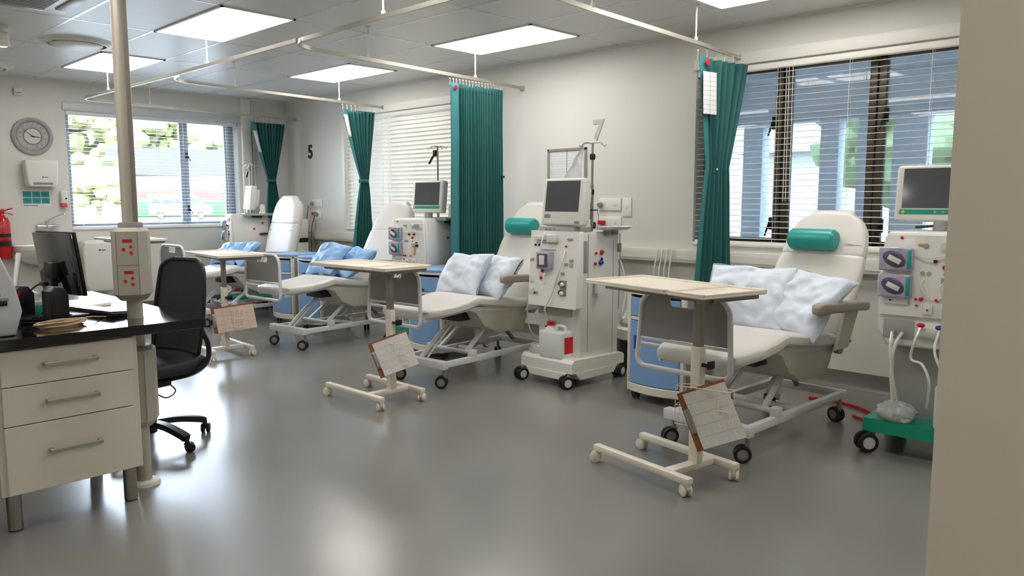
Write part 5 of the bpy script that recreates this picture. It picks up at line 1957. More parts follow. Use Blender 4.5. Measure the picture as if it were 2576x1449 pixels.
t = thing('pen_holder', 'dark grey pen holder full of pens on the black counter', 'pen holder', (0.925, 4.14, CT))
b = MB(M_GREYP)
b.lathe([(0.001, 0.0), (0.036, 0.0), (0.04, 0.1), (0.037, 0.1), (0.033, 0.006), (0.001, 0.006)], seg=24)
b.build('cup', t)
for i, (lx, ly, tx, ty, h_, m, r) in enumerate(((0.0, 0.0, 0.06, 0.05, 0.32, M_MACHP, 0.012), (0.01, 0.01, -0.03, 0.03, 0.16, M_BLACK, 0.006), (-0.01, 0.0, -0.05, 0.0, 0.17, M_BLACK, 0.008), (0.0, -0.01, -0.02, -0.01, 0.15, M_BLUEP, 0.004), (-0.015, 0.01, -0.035, 0.02, 0.16, M_MACHP, 0.004), (0.012, -0.012, 0.02, -0.02, 0.15, M_RED, 0.004))):
    b = MB(m)
    b.cyl((lx, ly, 0.012), (lx + tx, ly + ty, h_), r * 0.8, r, seg=10)
    o = b.build('pen', loc=(0.925, 4.14, CT))
    tag(o, ['long pale thermometer sleeve standing in the pen holder', 'black pen in the dark grey holder', 'thick black marker in the dark grey holder', 'blue pen in the dark grey holder', 'white pen in the dark grey holder', 'red pen in the dark grey holder'][i], 'pen', 'pens in the holder')
t = thing('scissors', 'black handled scissors standing in the pen holder', 'scissors', (0.90, 4.13, CT + 0.10))
b = MB(M_BLACK)
for s in (-1, 1):
    b.tube([(-0.02 + 0.012 * s, 0, 0.02), (-0.045 + 0.02 * s, 0, 0.06), (-0.04 + 0.01 * s, 0, 0.085), (-0.02 + 0.004 * s, 0, 0.05)], 0.006, seg=8, closed=True)
b.build('handle', t)
b = MB(M_STEEL)
b.tube([(-0.018, 0, 0.03), (0.01, 0.0, -0.07)], 0.003, smooth=False, square=(0.006, 0.0015))
b.build('blade', t)

t = thing('label_printer', 'grey white desktop machine with a slot and a window, on the black counter', 'printer', (0.70, 3.83, CT))
b = MB(mat('printer_shell', '#c9cbcd', 0.4))
b.prism([(-0.22, 0.0), (0.145, 0.0), (0.175, 0.10), (0.155, 0.21), (0.10, 0.36), (0.05, 0.42), (-0.22, 0.42)], 'y', -0.11, 0.12, 0.012, 3)
b.build('body', t)
b = MB(mat('printer_window', '#9aa28c', 0.3))
b.prism([(-0.15, 0.17), (0.10, 0.17), (0.085, 0.27), (-0.15, 0.27)], 'y', -0.113, -0.108, 0.001, 1)
b.build('window', t)
b = MB(M_BLACK)
b.box(-0.15, 0.12, -0.114, -0.108, 0.13, 0.15, 0.002)
b.use(M_GREYP)
b.box(-0.15, 0.125, -0.118, -0.108, 0.15, 0.165, 0.003)
b.build('slot', t)

t = thing('keyboard', 'black computer keyboard beyond the cable coil', 'keyboard', (1.325, 4.12, CT), math.radians(14))
b = MB(M_BLACK)
b.prism([(-0.07, 0.0), (0.07, 0.0), (0.07, 0.014), (-0.07, 0.024)], 'y', -0.16, 0.22, 0.003, 2)
b.build('case', t)
b = MB(mat('key_caps', '#2d2e31', 0.25, var=0.1, spec=0.7))
for i in range(5):
    for j in range(19):
        b.box(-0.062 + i * 0.025, -0.041 + i * 0.025, -0.15 + j * 0.019, -0.134 + j * 0.019, 0.015, 0.03 - i * 0.0018, 0.0015, 1)
b.build('keys', t)
b = MB(M_PAPERP)
for k in range(5):
    b.at((0.002 * k, 0.003 * k, 0.0022 * k), rz=0.02 * k)
    b.box(-0.105, 0.105, -0.15, 0.15, 0.0, 0.002)
b.at()
o = b.build('paper_stack', loc=(1.33, 4.58, CT), rot=(0, 0, 0.25))
tag(o, 'stack of white paper lying on the counter behind the monitor', 'paper')
b = MB(M_TAPE)
pts = []
for k in range(150):
    a = 2 * PI * k / 30
    rr = 0.085 + 0.008 * math.sin(k * 0.37)
    pts.append((rr * 1.25 * math.cos(a), rr * 0.62 * math.sin(a), 0.004 + 0.0042 * (k / 30) + 0.001 * math.sin(k)))
pts += [(0.16, 0.02, 0.02), (0.24, 0.06, 0.006), (0.30, 0.05, 0.005), (0.31, 0.13, 0.005)]
b.tube(pts, 0.0035, seg=6, n=2)
o = b.build('coiled_cable', loc=(1.055, 3.87, CT), rot=(0, 0, 0.25))
tag(o, 'coil of cream cable lying on the black counter', 'cable')
b = MB(M_BLACK)
for j in range(4):
    rr = random.Random(j)
    pts = [(rr.uniform(-0.11, 0.13), rr.uniform(-0.05, 0.06), rr.uniform(0.005, 0.035)) for k in range(9)]
    b.tube(pts, 0.003, seg=6, n=6)
o = b.build('tangled_cables', loc=(1.02, 4.03, CT), rot=(0, 0, -0.2))
tag(o, 'tangle of thin black cables between the two speakers', 'cable')
t = thing('tissue_box', 'small box with a green band and white tissue behind the speakers', 'box', (1.07, 4.36, CT), 0.4)
b = MB(M_GREEN)
b.box(-0.06, 0.06, -0.05, 0.05, 0, 0.055, 0.003)
b.use(M_WHUB)
b.box(-0.0605, 0.0605, -0.0505, 0.0505, 0.048, 0.07, 0.003)
b.build('box', t)
b = MB(M_PAPERP)
b.ball((0, 0, 0.085), (0.05, 0.03, 0.035), 12)
for v in b.bm.verts:
    v.co *= 1 + noise.noise(v.co * 30) * 0.2
b.build('tissue', t)

# ------------------------------------------------------------------ office chair
t = thing('office_chair', 'black mesh back office chair at the end of the black counter', 'office chair', (1.655, 4.51, 0), math.radians(180 + 13))
# local +x = the way the chair faces
b = MB(M_BLACK)
for k in range(5):
    a = 2 * PI * k / 5 + 0.35
    c_, s_ = math.cos(a), math.sin(a)
    b.tube([(c_ * 0.03, s_ * 0.03, 0.125), (c_ * 0.15, s_ * 0.15, 0.12), (c_ * 0.27, s_ * 0.27, 0.095), (c_ * 0.315, s_ * 0.315, 0.08)], 0.02, n=4, square=(0.022, 0.017))
b.cyl((0, 0, 0.07), (0, 0, 0.17), 0.038, seg=18)
b.build('five_star_base', t)
for k in range(5):
    a = 2 * PI * k / 5 + 0.35
    twin_caster(t, math.cos(a) * 0.315, math.sin(a) * 0.315, 0.028, M_BLACK, M_BLACK, 0.018, 0.082, a + 1.0, 'caster', M_BLACK)
b = MB(M_CHROME)
b.cyl((0, 0, 0.17), (0, 0, 0.34), 0.014, seg=14)
b.use(M_BLACK)
b.cyl((0, 0, 0.16), (0, 0, 0.24), 0.024, seg=14)
b.build('gas_lift', t)
b = MB(M_BLACK)
b.box(-0.11, 0.09, -0.07, 0.07, 0.33, 0.39, 0.015)
b.cyl((0.0, -0.07, 0.37), (0.0, -0.22, 0.36), 0.006, seg=8)
b.box(-0.02, 0.02, -0.25, -0.21, 0.352, 0.368, 0.005)
b.tube([(-0.08, 0.05, 0.36), (-0.12, 0.08, 0.30), (-0.06, 0.08, 0.27), (0.0, 0.05, 0.31)], 0.004, seg=6)
b.build('tilt_mechanism', t)
b = MB(M_BLACKM)
cushion(b, [(-0.22, 0.465, 0.215), (-0.1, 0.455, 0.235), (0.1, 0.46, 0.235), (0.22, 0.45, 0.21)], 0.235, 0.09, 12, seed=4)
b.build('seat', t)
# back: curved frame with mesh, sweeping down to the seat
def backpt(u, v):
    z = lerp(0.52, 1.055, v)
    hw = 0.235 * (1 - 0.10 * (2 * v - 1) ** 2 - 0.10 * v)
    if v > 0.86:
        hw *= math.sqrt(max(0.03, 1 - ((v - 0.86) / 0.14) ** 2.6 * 0.62))
    y = (u * 2 - 1) * hw
    x = -0.225 - 0.05 * math.sin((z - 0.5) * 3.0) - 0.02 * v + 0.10 * (y / 0.235) ** 2 * 0.5
    return (x, y, z)
b = MB(M_BLACKM)
b.grid(16, 36, backpt)
solid(b.build('back_mesh', t, sharp=-1), 0.004)
b = MB(M_BLACK)
loop = [backpt(0, v / 24) for v in range(25)] + [backpt(u / 8, 1) for u in range(1, 8)] + [backpt(1, 1 - v / 24) for v in range(25)] + [backpt(1 - u / 8, 0) for u in range(1, 8)]
b.tube(loop, 0.012, seg=8, n=2, closed=True)
b.build('back_frame', t)
b = MB(M_BLACK)
for s in (-1, 1):
    b.tube([(-0.225, s * 0.20, 0.66), (-0.24, s * 0.235, 0.56), (-0.22, s * 0.24, 0.47), (-0.15, s * 0.20, 0.41), (-0.05, s * 0.09, 0.375)], 0.014, n=5, square=(0.012, 0.02))
b.tube([(-0.30, 0, 0.72), (-0.31, 0, 0.55), (-0.24, 0, 0.42), (-0.08, 0, 0.37)], 0.02, n=5, square=(0.035, 0.012))
b.build('back_support', t)

# ------------------------------------------------------------------ clipboards in wire baskets on the table columns
def at_table(T, p):
    return (Matrix.Translation(T.location) @ Matrix.Rotation(T.rotation_euler[2], 4, 'Z')) @ Vector(p)
def cb(T, label, p, e1, e2, lean, paper, w_, h_):
    """e1: where the board's width runs, e2: where its clip end points, both as (along the viewer's right, up)"""
    loc = at_table(T, p)
    V = loc - EYE
    f_ = Vector((V.x, V.y, 0)).normalized()
    r_ = Vector((f_.y, -f_.x, 0))
    u_ = Vector((0, 0, 1))
    X = (r_ * e1[0] + u_ * e1[1] + f_ * lean).normalized()
    Y = r_ * e2[0] + u_ * e2[1]
    Y = (Y - X * Y.dot(X)).normalized()
    Z = X.cross(Y)
    M = Matrix(((X.x, Y.x, Z.x), (X.y, Y.y, Z.y), (X.z, Y.z, Z.z)))
    return clipboard(label, loc, M.to_euler(), w_, h_, paper)
wire_basket(T1, (-0.005, -0.27, 0.315), 0.27, 0.19, 0.06, yaw=math.radians(20))
wire_basket(T2, (-0.005, -0.25, 0.30), 0.24, 0.14, 0.06, yaw=math.radians(25))
wire_basket(T3, (0.02, -0.26, 0.29), 0.26, 0.16, 0.06, yaw=math.radians(30))
cb(T1, 'brown clipboard with white ruled form in the basket of the table before the bronze window', (-0.05, -0.335, 0.385), (-0.38, 0.92), (-1, -0.15), 0.25, M_FORM, 0.29, 0.235)
cb(T2, 'orange brown clipboard with papers in the basket of the table before the white machine', (-0.05, -0.29, 0.37), (-0.35, 0.94), (-1, -0.2), 0.3, M_FORM, 0.25, 0.27)
M_FORMP = paper_mat('peach_form', '#d9c3b2', '#b59f90', 5, 3)
cb(T3, 'clipboard with plain peach sheet on the table behind the office chair', (0.02, -0.31, 0.365), (-0.12, 0.99), (-1, -0.05), 0.15, M_FORMP, 0.23, 0.36)

# ================================================================== wall things
t = MB(M_NUM)
def number(body, label, loc, size, m):
    o = textmesh('wall_number', body, size, m, facing(FACE_NX, loc), bold=0.035)
    return tag(o, label, 'number')
number('5', 'black number 5 on the long wall near the corner', (XW - 0.004, 9.50, 2.07), 0.25, M_NUM)
number('7', 'faint grey number 7 on the long wall above the pole', (XW - 0.004, 4.49, 2.055), 0.25, M_NUMG)

t = thing('notice_frame', 'aluminium framed notice on the wall behind the white machine', 'notice', (XW, 4.865, 1.66))
b = MB(M_ALU)
for q in ((-0.245, 0.245, 0.225, 0.25), (-0.245, 0.245, -0.25, -0.225), (-0.245, -0.222, -0.25, 0.25), (0.222, 0.245, -0.25, 0.25)):
    b.box(-0.018, -0.001, q[0], q[1], q[2], q[3], 0.002, 1)
b.build('frame', t)
uvsheet('sheet', M_FORMW, (-0.008, 0.225, -0.23), (0, -0.45, 0), (0, 0, 0.46), t, 0.004)

def socket(label, y, z, w_, h_, switches=2, plug=None, red=False):
    t = thing('wall_socket', label, 'socket', (XW, y, z), 0)
    b = MB(M_TRIM)
    b.box(-0.012, -0.0005, -w_ / 2, w_ / 2, -h_ / 2, h_ / 2, 0.003)
    b.build('face_plate', t)
    b = MB(M_RED if red else M_WHUB)
    for k in range(switches):
        y_ = -w_ / 2 + w_ * (k + 0.5) / switches
        b.box(-0.016, -0.012, y_ - 0.012, y_ + 0.012, -0.014, 0.014, 0.002)
    b.build('switch', t)
    if plug is not None:
        b = MB(M_GREYP)
        b.cyl((-0.012, plug, -0.005), (-0.05, plug, -0.008), 0.028, 0.02, seg=16)
        b.tube([(-0.045, plug, -0.015), (-0.06, plug, -0.06), (-0.04, plug + 0.005, -0.16), (-0.10, plug + 0.01, -h_ - 0.3)], 0.004, seg=6)
        b.build('plug', t)
    return t
socket('long white socket plate with a grey plug behind the white machine', 4.335, 1.37, 0.25, 0.115, 2, 0.105)
socket('tall white isolator plate beside the long socket plate behind the white machine', 4.145, 1.345, 0.10, 0.17, 1)
socket('lower white socket plate with a red plug behind the white machine', 4.34, 1.20, 0.27, 0.115, 2, None)
b = MB(M_RED)
b.box(-0.05, -0.012, 0.02, 0.09, -0.02, 0.02, 0.006)
o = b.build('red_plug', loc=(XW, 4.36, 1.20))
tag(o, 'red plug in the lower socket behind the white machine', 'plug')
socket('white socket plate below the wall number 5', 9.36, 1.37, 0.26, 0.12, 2, 0.10)
socket('lower white socket plate below the wall number 5', 9.33, 1.22, 0.14, 0.12, 1, 0.02)
b = MB(M_RED)
b.box(-0.05, -0.012, -0.03, 0.03, -0.022, 0.022, 0.006)
o = b.build('red_plug', loc=(XW, 9.41, 1.225))
tag(o, 'red plug in the lower socket below the number 5', 'plug')
b = MB(M_CORD)
b.tube([(5.76, 9.50, 1.33), (5.74, 9.52, 1.1), (5.73, 9.5, 0.8), (5.72, 9.62, 0.3), (5.7, 9.66, 0.01), (5.3, 9.68, 0.008)], 0.005, seg=8)
tag(b.build('cable'), 'dark cable hanging to the floor from the upper socket below the number 5', 'cable')
b = MB(M_CORD)
b.tube([(5.76, 9.35, 1.2), (5.72, 9.37, 1.0), (5.71, 9.36, 0.6), (5.70, 9.2, 0.2), (5.6, 9.15, 0.01), (5.4, 9.12, 0.008)], 0.005, seg=8)
tag(b.build('cable'), 'dark cable hanging to the floor from the lower socket below the number 5', 'cable')
b = MB(M_RED)
b.tube([(5.30, 2.18, 0.012), (5.32, 2.05, 0.012), (5.28, 1.86, 0.014), (5.15, 1.66, 0.012), (5.02, 1.52, 0.012)], 0.011, seg=8)
b.tube([(5.05, 1.78, 0.012), (5.0, 1.70, 0.012), (4.98, 1.62, 0.014), (5.02, 1.52, 0.012)], 0.010, seg=8)
tag(b.build('red_hose'), 'red hose lying on the floor by the wall under the bronze window', 'hose')

# clock
t = thing('wall_clock', 'large round grey clock with roman numerals', 'clock', (2.595, YF, 2.134))
b = MB(M_CLOCKG)
b.lathe([(0.001, -0.018), (0.165, -0.018), (0.17, -0.03), (0.185, -0.038), (0.205, -0.034), (0.21, -0.02), (0.21, -0.001), (0.001, -0.001)], axis='y', seg=48)
b.build('case', t)
b = MB(M_CLOCKL)
b.lathe([(0.001, -0.021), (0.085, -0.021), (0.085, -0.0185), (0.001, -0.0185)], axis='y', seg=40)
b.build('inner_dial', t)
b = MB(mat('clock_ring', '#6f6c69', 0.5))
b.lathe([(0.085, -0.0185), (0.086, -0.024), (0.092, -0.024), (0.093, -0.0185)], axis='y', seg=40)
b.lathe([(0.162, -0.0185), (0.163, -0.024), (0.168, -0.024), (0.169, -0.0185)], axis='y', seg=48)
b.build('dial_rings', t)
for i, r_ in enumerate(['XII', 'I', 'II', 'III', 'IIII', 'V', 'VI', 'VII', 'VIII', 'IX', 'X', 'XI']):
    a = 2 * PI * i / 12
    M = Matrix.Translation((0.127 * math.sin(a), -0.022, 0.127 * math.cos(a))) @ FACE_NY @ Matrix.Rotation(-a, 4, 'Z')
    o = textmesh('numeral', r_, 0.062, M_CLOCKL, Matrix(), None, 0.002)
    o.parent = t
    o.matrix_local = M
b = MB(M_NUM)
for (a, l_, r_) in ((-52, 0.115, 0.0035), (98, 0.08, 0.0045)):
    a = math.radians(a)
    b.cyl((-0.02 * math.sin(a), -0.026, -0.02 * math.cos(a)), (l_ * math.sin(a), -0.026, l_ * math.cos(a)), r_, r_ * 0.6, seg=8)
b.cyl((0, -0.022, 0), (0, -0.03, 0), 0.008, seg=12)
b.build('hands', t)

# towel dispenser, hand washing poster, soap, tap, sink, bin, extinguisher
t = thing('towel_dispenser', 'white paper towel dispenser below the clock', 'towel dispenser', (2.635, YF, 1.70))
b = MB(M_BINW)
b.prism([(-0.17, 0.13), (-0.16, 0.16), (0.15, 0.165), (0.165, 0.14), (0.155, -0.10), (0.13, -0.14), (-0.13, -0.14), (-0.155, -0.10)], 'y', -0.16, -0.001, 0.02, 3)
b.build('cover', t)
b = MB(M_GREYP)
b.box(-0.10, 0.10, -0.163, -0.155, -0.115, -0.088, 0.003)
b.build('slot', t)
b = MB(M_BLACK)
b.cyl((0.0, -0.159, -0.03), (0.0, -0.163, -0.03), 0.008, seg=14)
for k in range(4):
    b.box(0.015 + k * 0.010, 0.022 + k * 0.010, -0.162, -0.159, -0.034, -0.026)
b.build('emblem', t)
t = thing('hand_wash_poster', 'poster with six teal pictures below the towel dispenser', 'poster', (2.595, YF, 1.44))
b = MB(M_PAPERP)
b.box(-0.145, 0.145, -0.003, -0.0005, -0.105, 0.085)
b.build('sheet', t)
for i in range(3):
    for j in range(2):
        b = MB(M_TEAL)
        x0, z0 = -0.135 + i * 0.092, 0.005 - j * 0.074
        b.box(x0, x0 + 0.085, -0.005, -0.003, z0, z0 + 0.066)
        b.use(M_CURTL)
        b.at((x0 + 0.045, -0.005, z0 + 0.033), rx=0, ry=0.4)
        b.ball((0, 0, 0), (0.028, 0.0015, 0.012), 12)
        b.ball((0.01, 0, 0.008), (0.018, 0.0015, 0.008), 10)
        b.at()
        b.build('picture', t)
b = MB(M_NUM)
for i in range(12):
    b.box(-0.13 + i * 0.012, -0.122 + i * 0.012, -0.0045, -0.003, -0.095, -0.085)
b.build('text_line', t)
t = thing('soap_dispenser', 'small white soap dispenser with pink base by the far window', 'soap dispenser', (2.865, YF, 1.43))
b = MB(M_BINW)
b.box(-0.035, 0.035, -0.08, -0.001, -0.06, 0.09, 0.015, 3)
b.build('body', t)
b = MB(mat('pink_soap', '#e0405c', 0.3))
b.box(-0.032, 0.032, -0.075, -0.01, -0.10, -0.062, 0.01, 2)
b.build('soap_cup', t)
b = MB(M_BLACK)
b.cyl((0.015, -0.08, 0.0), (0.015, -0.084, 0.0), 0.01, seg=12)
b.build('emblem', t)
t = thing('wall_tap', 'chrome lever tap above the wash basin', 'tap', (2.67, YF, 1.11))
b = MB(M_CHROME)
b.cyl((-0.10, -0.06, 0), (0.13, -0.06, 0), 0.016, seg=14)
b.cyl((-0.08, -0.001, 0), (-0.08, -0.06, 0), 0.02, seg=14)
b.cyl((0.08, -0.001, 0), (0.08, -0.06, 0), 0.02, seg=14)
b.cyl((0.0, -0.06, 0), (0.0, -0.06, 0.06), 0.018, seg=14)
b.tube([(0, -0.06, -0.01), (0, -0.14, -0.02), (0, -0.20, -0.05)], 0.011, seg=10)
b.build('mixer', t)
b = MB(M_CHROME)
b.tube([(0.0, -0.06, 0.06), (0.10, -0.12, 0.12), (0.16, -0.16, 0.14)], 0.006, seg=8)
b.build('lever', t)
t = thing('wash_basin', 'white porcelain wash basin on the far wall under the lever tap', 'wash basin', (2.60, YF, 0.86))
b = MB(M_PORC)
n_ = 28
rings = []
vs = []
for (s, z) in ((1.0, 0.0), (1.0, 0.035), (0.93, 0.04), (0.86, 0.02), (0.6, -0.07), (0.1, -0.10)):
    for k in range(n_):
        a = PI + PI * k / (n_ - 1)
        vs.append((0.30 * s * math.cos(a), -0.10 + 0.36 * s * math.sin(a) - 0.0, z))
fs = [(r_ * n_ + k, r_ * n_ + k + 1, (r_ + 1) * n_ + k + 1, (r_ + 1) * n_ + k) for r_ in range(5) for k in range(n_ - 1)]
b.poly(vs, fs)
vs = []
for (s, z) in ((1.0, 0.0), (0.96, -0.05), (0.75, -0.14), (0.35, -0.19), (0.05, -0.2)):
    for k in range(n_):
        a = PI + PI * k / (n_ - 1)
        vs.append((0.30 * s * math.cos(a), -0.10 + 0.36 * s * math.sin(a), z))
b.poly(vs, [(r_ * n_ + k, r_ * n_ + k + 1, (r_ + 1) * n_ + k + 1, (r_ + 1) * n_ + k) for r_ in range(4) for k in range(n_ - 1)])
b.box(-0.30, 0.30, -0.11, -0.001, -0.12, 0.05, 0.02, 3)
b.build('bowl', t)
b = MB(M_CHROME)
b.cyl((0, -0.25, -0.19), (0, -0.25, -0.30), 0.022, seg=14)
b.tube([(0, -0.25, -0.28), (0, -0.25, -0.36), (0, -0.12, -0.36), (0, 0.0, -0.33)], 0.018, seg=10)
b.build('waste_pipe', t)
t = thing('wall_bin', 'large white wall bin with a black emblem below the far window', 'bin', (3.17, YF, 0.32))
b = MB(M_BINW)
b.prism([(-0.15, 0.0), (0.15, 0.0), (0.185, 0.1), (0.19, 0.52), (0.17, 0.60), (-0.17, 0.60), (-0.19, 0.52), (-0.185, 0.1)], 'y', -0.24, -0.001, 0.03, 3)
b.build('body', t)
b = MB(M_TRIM)
b.box(-0.15, 0.15, -0.20, -0.03, 0.595, 0.615, 0.006)
b.build('rim', t)
b = MB(M_BLACK)
b.cyl((-0.01, -0.241, 0.50), (-0.01, -0.244, 0.50), 0.01, seg=14)
for k in range(4):
    b.box(0.008 + k * 0.013, 0.017 + k * 0.013, -0.2435, -0.24, 0.494, 0.503)
b.build('emblem', t)
t = thing('fire_extinguisher', 'red fire extinguisher with black label bands on the far wall', 'fire extinguisher', (2.215, YF - 0.10, 0.76))
b = MB(M_EXTR)
b.lathe([(0.001, 0.0), (0.07, 0.0), (0.078, 0.015), (0.078, 0.40), (0.06, 0.45), (0.03, 0.475), (0.022, 0.50), (0.001, 0.50)], seg=28)
b.build('cylinder', t)
b = MB(M_BLACK)
b.lathe([(0.0785, 0.14), (0.0795, 0.14), (0.0795, 0.20), (0.0785, 0.20)], seg=28)
b.lathe([(0.0785, 0.24), (0.0795, 0.24), (0.0795, 0.28), (0.0785, 0.28)], seg=28)
b.build('label_band', t)
b = MB(M_EXTR)
b.box(-0.03, 0.03, -0.02, 0.02, 0.50, 0.555, 0.006)
b.tube([(0.02, 0, 0.53), (0.06, 0, 0.545), (0.11, -0.01, 0.56)], 0.007, seg=8)
b.tube([(0.02, 0, 0.515), (0.06, 0, 0.505), (0.11, -0.01, 0.49)], 0.007, seg=8)
b.build('valve_handle', t)
b = MB(M_GREYP)
b.box(-0.02, 0.02, 0.077, 0.10, 0.2, 0.5, 0.003)
b.build('wall_bracket', t)

# ================================================================== outside
M_GRASS = mat('lawn', '#6b7248', 0.9, var=0.25, scale=1.5)
M_TARM = mat('tarmac', '#85837d', 0.9, var=0.1, scale=1.0)
b = MB(M_TARM)
b.use(mat('pale_paving', '#80807c', 0.85, var=0.06, scale=0.6))
b.box(-60, 120, YF + 0.3, 165, -0.3, -0.1)
b.use(M_TARM)
b.box(XW + 0.3, 120, -60, YF + 0.3, -0.3, -0.1)
struct(b.build('ground'))
b = MB(M_GRASS)
hill = []
b.grid(30, 12, lambda u, v: (-40 + 170 * u, 110 + 50 * v, -0.5 + 20 * v ** 1.1 + 1.5 * noise.noise((u * 7, v * 5, 0))))
struct(b.build('hill_slope'))
b = MB(mat('dry_slope', '#a59f85', 0.9, var=0.3, scale=0.4))
b.grid(12, 24, lambda u, v: (30 + 40 * u, -50 + 75 * v, -0.5 + 17 * u ** 0.8 + 1.2 * noise.noise((u * 5, v * 9, 2))))
struct(b.build('dry_slope_ground'))

def tree(label, x, y, h_, r, col, seed, name='tree'):
    t = thing(name, label, 'tree', (x, y, -0.1), 0, 'garden trees beyond the far window')
    b = MB(mat('bark', '#6b5a45', 0.9))
    b.tube([(0, 0, 0), (0.1, 0, h_ * 0.3), (0, 0.1, h_ * 0.6)], 0.18 * r / 2, seg=8)
    b.build('trunk', t)
    b = MB(mat('leaf_' + str(col), col, 0.8, var=0.4, scale=0.9))
    rr = random.Random(seed)
    for k in range(60):
        a, e = rr.uniform(0, 2 * PI), rr.uniform(-0.9, 1)
        q = rr.uniform(0.4, 0.95)
        c = Vector((math.cos(a) * math.cos(e) * r * q, math.sin(a) * math.cos(e) * r * q, h_ * 0.62 + math.sin(e) * h_ * 0.33 * q))
        s0 = r * rr.uniform(0.16, 0.3)
        n0 = len(b.bm.verts)
        b.ball(c, (s0, s0, s0 * 0.8), 10)
        b.bm.verts.ensure_lookup_table()
        for v in b.bm.verts[n0:]:
            d = v.co - c
            v.co = c + d * (1 + 0.45 * noise.noise(v.co * 2.5 / r * 2))
    b.build('crown', t)
for i, (x, y, h_, r, c, nm) in enumerate((
    (39.5, 103, 13.5, 5.5, '#60663a', 'tall yellow green tree behind the grey roofed house'),
    (49, 99, 11, 4.8, '#4f5f38', 'green tree beyond the end of the red brown wall'),
    (36, 116, 17, 6.0, '#666a42', 'tall pale tree in front of the white house on the slope'),
    (15.2, 47.5, 3.4, 1.8, '#6a6c40', 'low sunlit shrub in front of the pale low building'),
    (26, 84, 6.5, 3.6, '#55603a', 'broad dark tree behind the pale low building'),
    (34, 66.5, 4.2, 1.8, '#45603c', 'small tree near the front end of the minibus'))):
    tree(nm, x, y, h_, r, c, i + 3)

def house(label, x, y, w_, d_, h_, wall, roof, rh=2.2, rz=0.0, z=-0.1):
    t = thing('house', label, 'house', (x, y, z), rz, 'houses beyond the far window')
    b = MB(mat('house_wall_' + wall, wall, 0.8, var=0.05))
    b.box(-w_ / 2, w_ / 2, -d_ / 2, d_ / 2, 0, h_)
    b.build('wall', t)
    b = MB(mat('house_roof_' + roof, roof, 0.8, var=0.15))
    b.prism([(-d_ / 2 - 0.5, h_ - 0.1), (d_ / 2 + 0.5, h_ - 0.1), (0, h_ + rh)], 'x', -w_ / 2 - 0.5, w_ / 2 + 0.5)
    b.build('roof', t)
    k = max(2, int(w_ / 3))
    for i in range(k):
        xx = -w_ / 2 + w_ * (i + 0.5) / k
        b = MB(mat('house_window', '#3d4a58', 0.15))
        b.box(xx - 0.55, xx + 0.55, -d_ / 2 - 0.04, -d_ / 2 + 0.02, h_ * 0.4, h_ * 0.75)
        b.use(M_TRIM)
        b.box(xx - 0.03, xx + 0.03, -d_ / 2 - 0.06, -d_ / 2, h_ * 0.4, h_ * 0.75)
        b.build('window', t)
house('house with a wide grey roof across the middle of the far window', 36.5, 87.5, 13, 6, 4.4, '#8d8276', '#1d1e26', 2.9, -0.40)
house('white house high on the slope', 33, 132, 14, 8, 5.5, '#f0f0ee', '#4c5054', 2.4, -0.3, 7.5)
house('pale low building with a green grey roof beyond the far window', 18.8, 66, 8, 5, 3.0, '#ecebe6', '#3c4640', 1.2, -0.28)
t = thing('garden_wall', 'long red brown wall behind the parked minibus', 'wall', (32.2, 76, -0.1), -0.41)
b = MB(mat('wall_brick', '#6b3d34', 0.85, var=0.2, scale=3))
b.box(-7, 9, -0.15, 0.15, 0, 2.6)
b.build('wall_face', t)
b = MB(mat('hedge_green', '#2c5230', 0.9, var=0.3, scale=2))
b.box(-7, 9, -0.5, 0.4, 0, 1.6, 0.2)
for v in b.bm.verts:
    v.co += Vector((noise.noise(v.co * 2), noise.noise(v.co * 2.2), 0)) * 0.1
o = b.build('hedge', loc=(31.2, 73.6, -0.1), rot=(0, 0, -0.41))
tag(o, 'clipped green hedge behind the parked minibus', 'hedge')

t = thing('minibus', 'white minibus parked outside the far window', 'minibus', (27.2, 64.8, -0.1), -0.40)
b = MB(mat('van_paint', '#eef1f2', 0.25, var=0.02, coat=0.6))
b.prism([(-2.3, 0.35), (2.35, 0.35), (2.45, 0.8), (2.35, 1.15), (1.7, 1.3), (1.15, 2.0), (0.9, 2.1), (-2.25, 2.1), (-2.4, 1.9), (-2.4, 0.5)], 'y', -0.9, 0.9, 0.08, 3)
b.build('body', t)
b = MB(mat('van_glass', '#2c3640', 0.1, spec=0.8))
for (x0, x1) in ((-2.2, -1.45), (-1.35, -0.55), (-0.45, 0.35)):
    b.box(x0, x1, -0.92, -0.88, 1.3, 1.85, 0.03)
b.prism([(0.45, 1.3), (1.5, 1.3), (1.08, 1.85), (0.45, 1.85)], 'y', -0.92, -0.88, 0.02, 1)
b.build('side_glass', t)
for x in (-1.55, 1.5):
    for s in (-1, 1):
        b = MB(M_RUBBER)
        b.lathe([(0.001, -0.1), (0.30, -0.1), (0.33, -0.06), (0.33, 0.1), (0.001, 0.1)], (x, s * 0.82, 0.33), 'y', 24)
        b.use(M_WHEELG)
        b.lathe([(0.001, -0.105), (0.19, -0.105), (0.19, 0.105), (0.001, 0.105)], (x, s * 0.82, 0.33), 'y', 20)
        b.build('wheel', t)

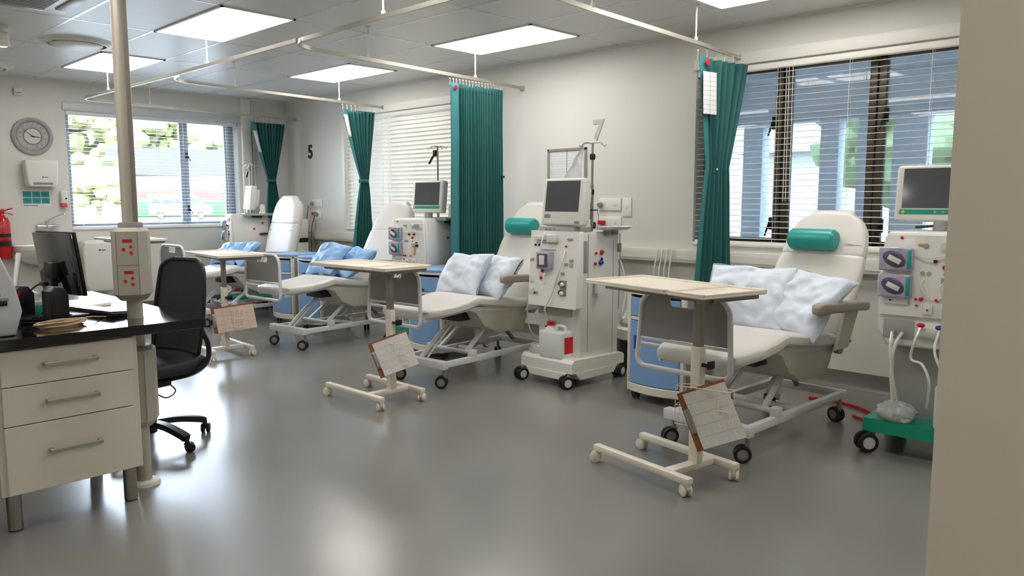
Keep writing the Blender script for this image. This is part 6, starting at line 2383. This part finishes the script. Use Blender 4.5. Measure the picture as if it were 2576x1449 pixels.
# covered walkway outside the long wall
M_PORCH = mat('walkway_paint', '#dfe3e8', 0.6, var=0.03)
M_PORCHD = mat('walkway_beam', '#bcc3ca', 0.6, var=0.04)
b = MB(M_PORCH)
b.box(XW + 0.3, 9.4, -6, 9.0, 2.85, 2.95)
struct(b.build('walkway_roof'))
b = MB(M_PORCHD)
b.box(9.15, 9.4, -6, 9.0, 2.35, 2.85)
for y in (-4, -2, 0, 2, 4, 6):
    b.box(XW + 0.3, 9.15, y - 0.04, y + 0.04, 2.72, 2.85)
struct(b.build('walkway_beam'))
b = MB(M_TARM)
b.box(XW + 0.3, 9.6, -6, 9.0, -0.1, -0.02)
struct(b.build('walkway_slab'))
for i, (y, w_) in enumerate(((4.62, 0.26), (3.66, 0.22), (3.28, 0.12), (2.78, 0.36), (1.5, 0.26), (6.5, 0.26), (0.0, 0.26))):
    b = MB(M_PORCH)
    b.box(9.16, 9.16 + 0.2, y - w_ / 2, y + w_ / 2, -0.02, 2.36, 0.01)
    b.box(9.13, 9.39, y - w_ / 2 - 0.03, y + w_ / 2 + 0.03, -0.02, 0.15, 0.01)
    o = b.build('walkway_post')
    tag(o, ['pale walkway post outside the window pane beside the tied curtain', 'pale walkway post seen through the pane between the bronze mullions', 'slim walkway post, the thinnest, outside the bronze framed window', 'broad walkway post, the widest, outside the bronze framed window', 'walkway post behind the machine monitor at the bronze framed window', 'walkway post outside, hidden beyond the tied curtain with the label', 'walkway post hidden beyond the partition'][i], 'post', 'posts of the covered walkway')
b = MB(M_PORCH)
b.box(9.22, 9.32, -6, 9, -0.02, 0.75, 0.01)
b.box(9.18, 9.36, -6, 9, 0.75, 0.82, 0.01)
struct(b.build('walkway_parapet'))
t = thing('ceiling_fan', 'pale ceiling fan below the walkway roof outside the bronze framed window', 'ceiling fan', (7.7, 3.05, 2.85))
b = MB(M_PORCH)
b.cyl((0, 0, 0), (0, 0, -0.22), 0.012, seg=10)
b.lathe([(0.001, -0.20), (0.07, -0.21), (0.08, -0.26), (0.001, -0.28)], seg=18)
b.build('motor', t)
for k in range(4):
    b = MB(M_PORCH)
    b.at((0, 0, -0.25), rz=k * PI / 2 + 0.4, rx=0.15)
    b.box(0.08, 0.55, -0.06, 0.06, -0.004, 0.004)
    b.at()
    b.build('blade', t)
house('pale building outside the bronze framed window behind the walkway posts', 26, 6, 10, 8, 3.0, '#f0ece2', '#b0a89c', 1.5, PI / 2)
for i, (x, y, h_, r) in enumerate(((17, 12, 4.0, 2.0), (15.5, 4.6, 4.2, 1.8), (14, -1.5, 4.2, 1.8))):
    tree(['garden tree beyond the walkway, outside the pane beside the tied curtain', 'garden tree beyond the walkway, between the bronze mullions', 'garden tree beyond the walkway, behind the partition side of the window'][i], x, y, h_, r, '#8da06a', 30 + i)
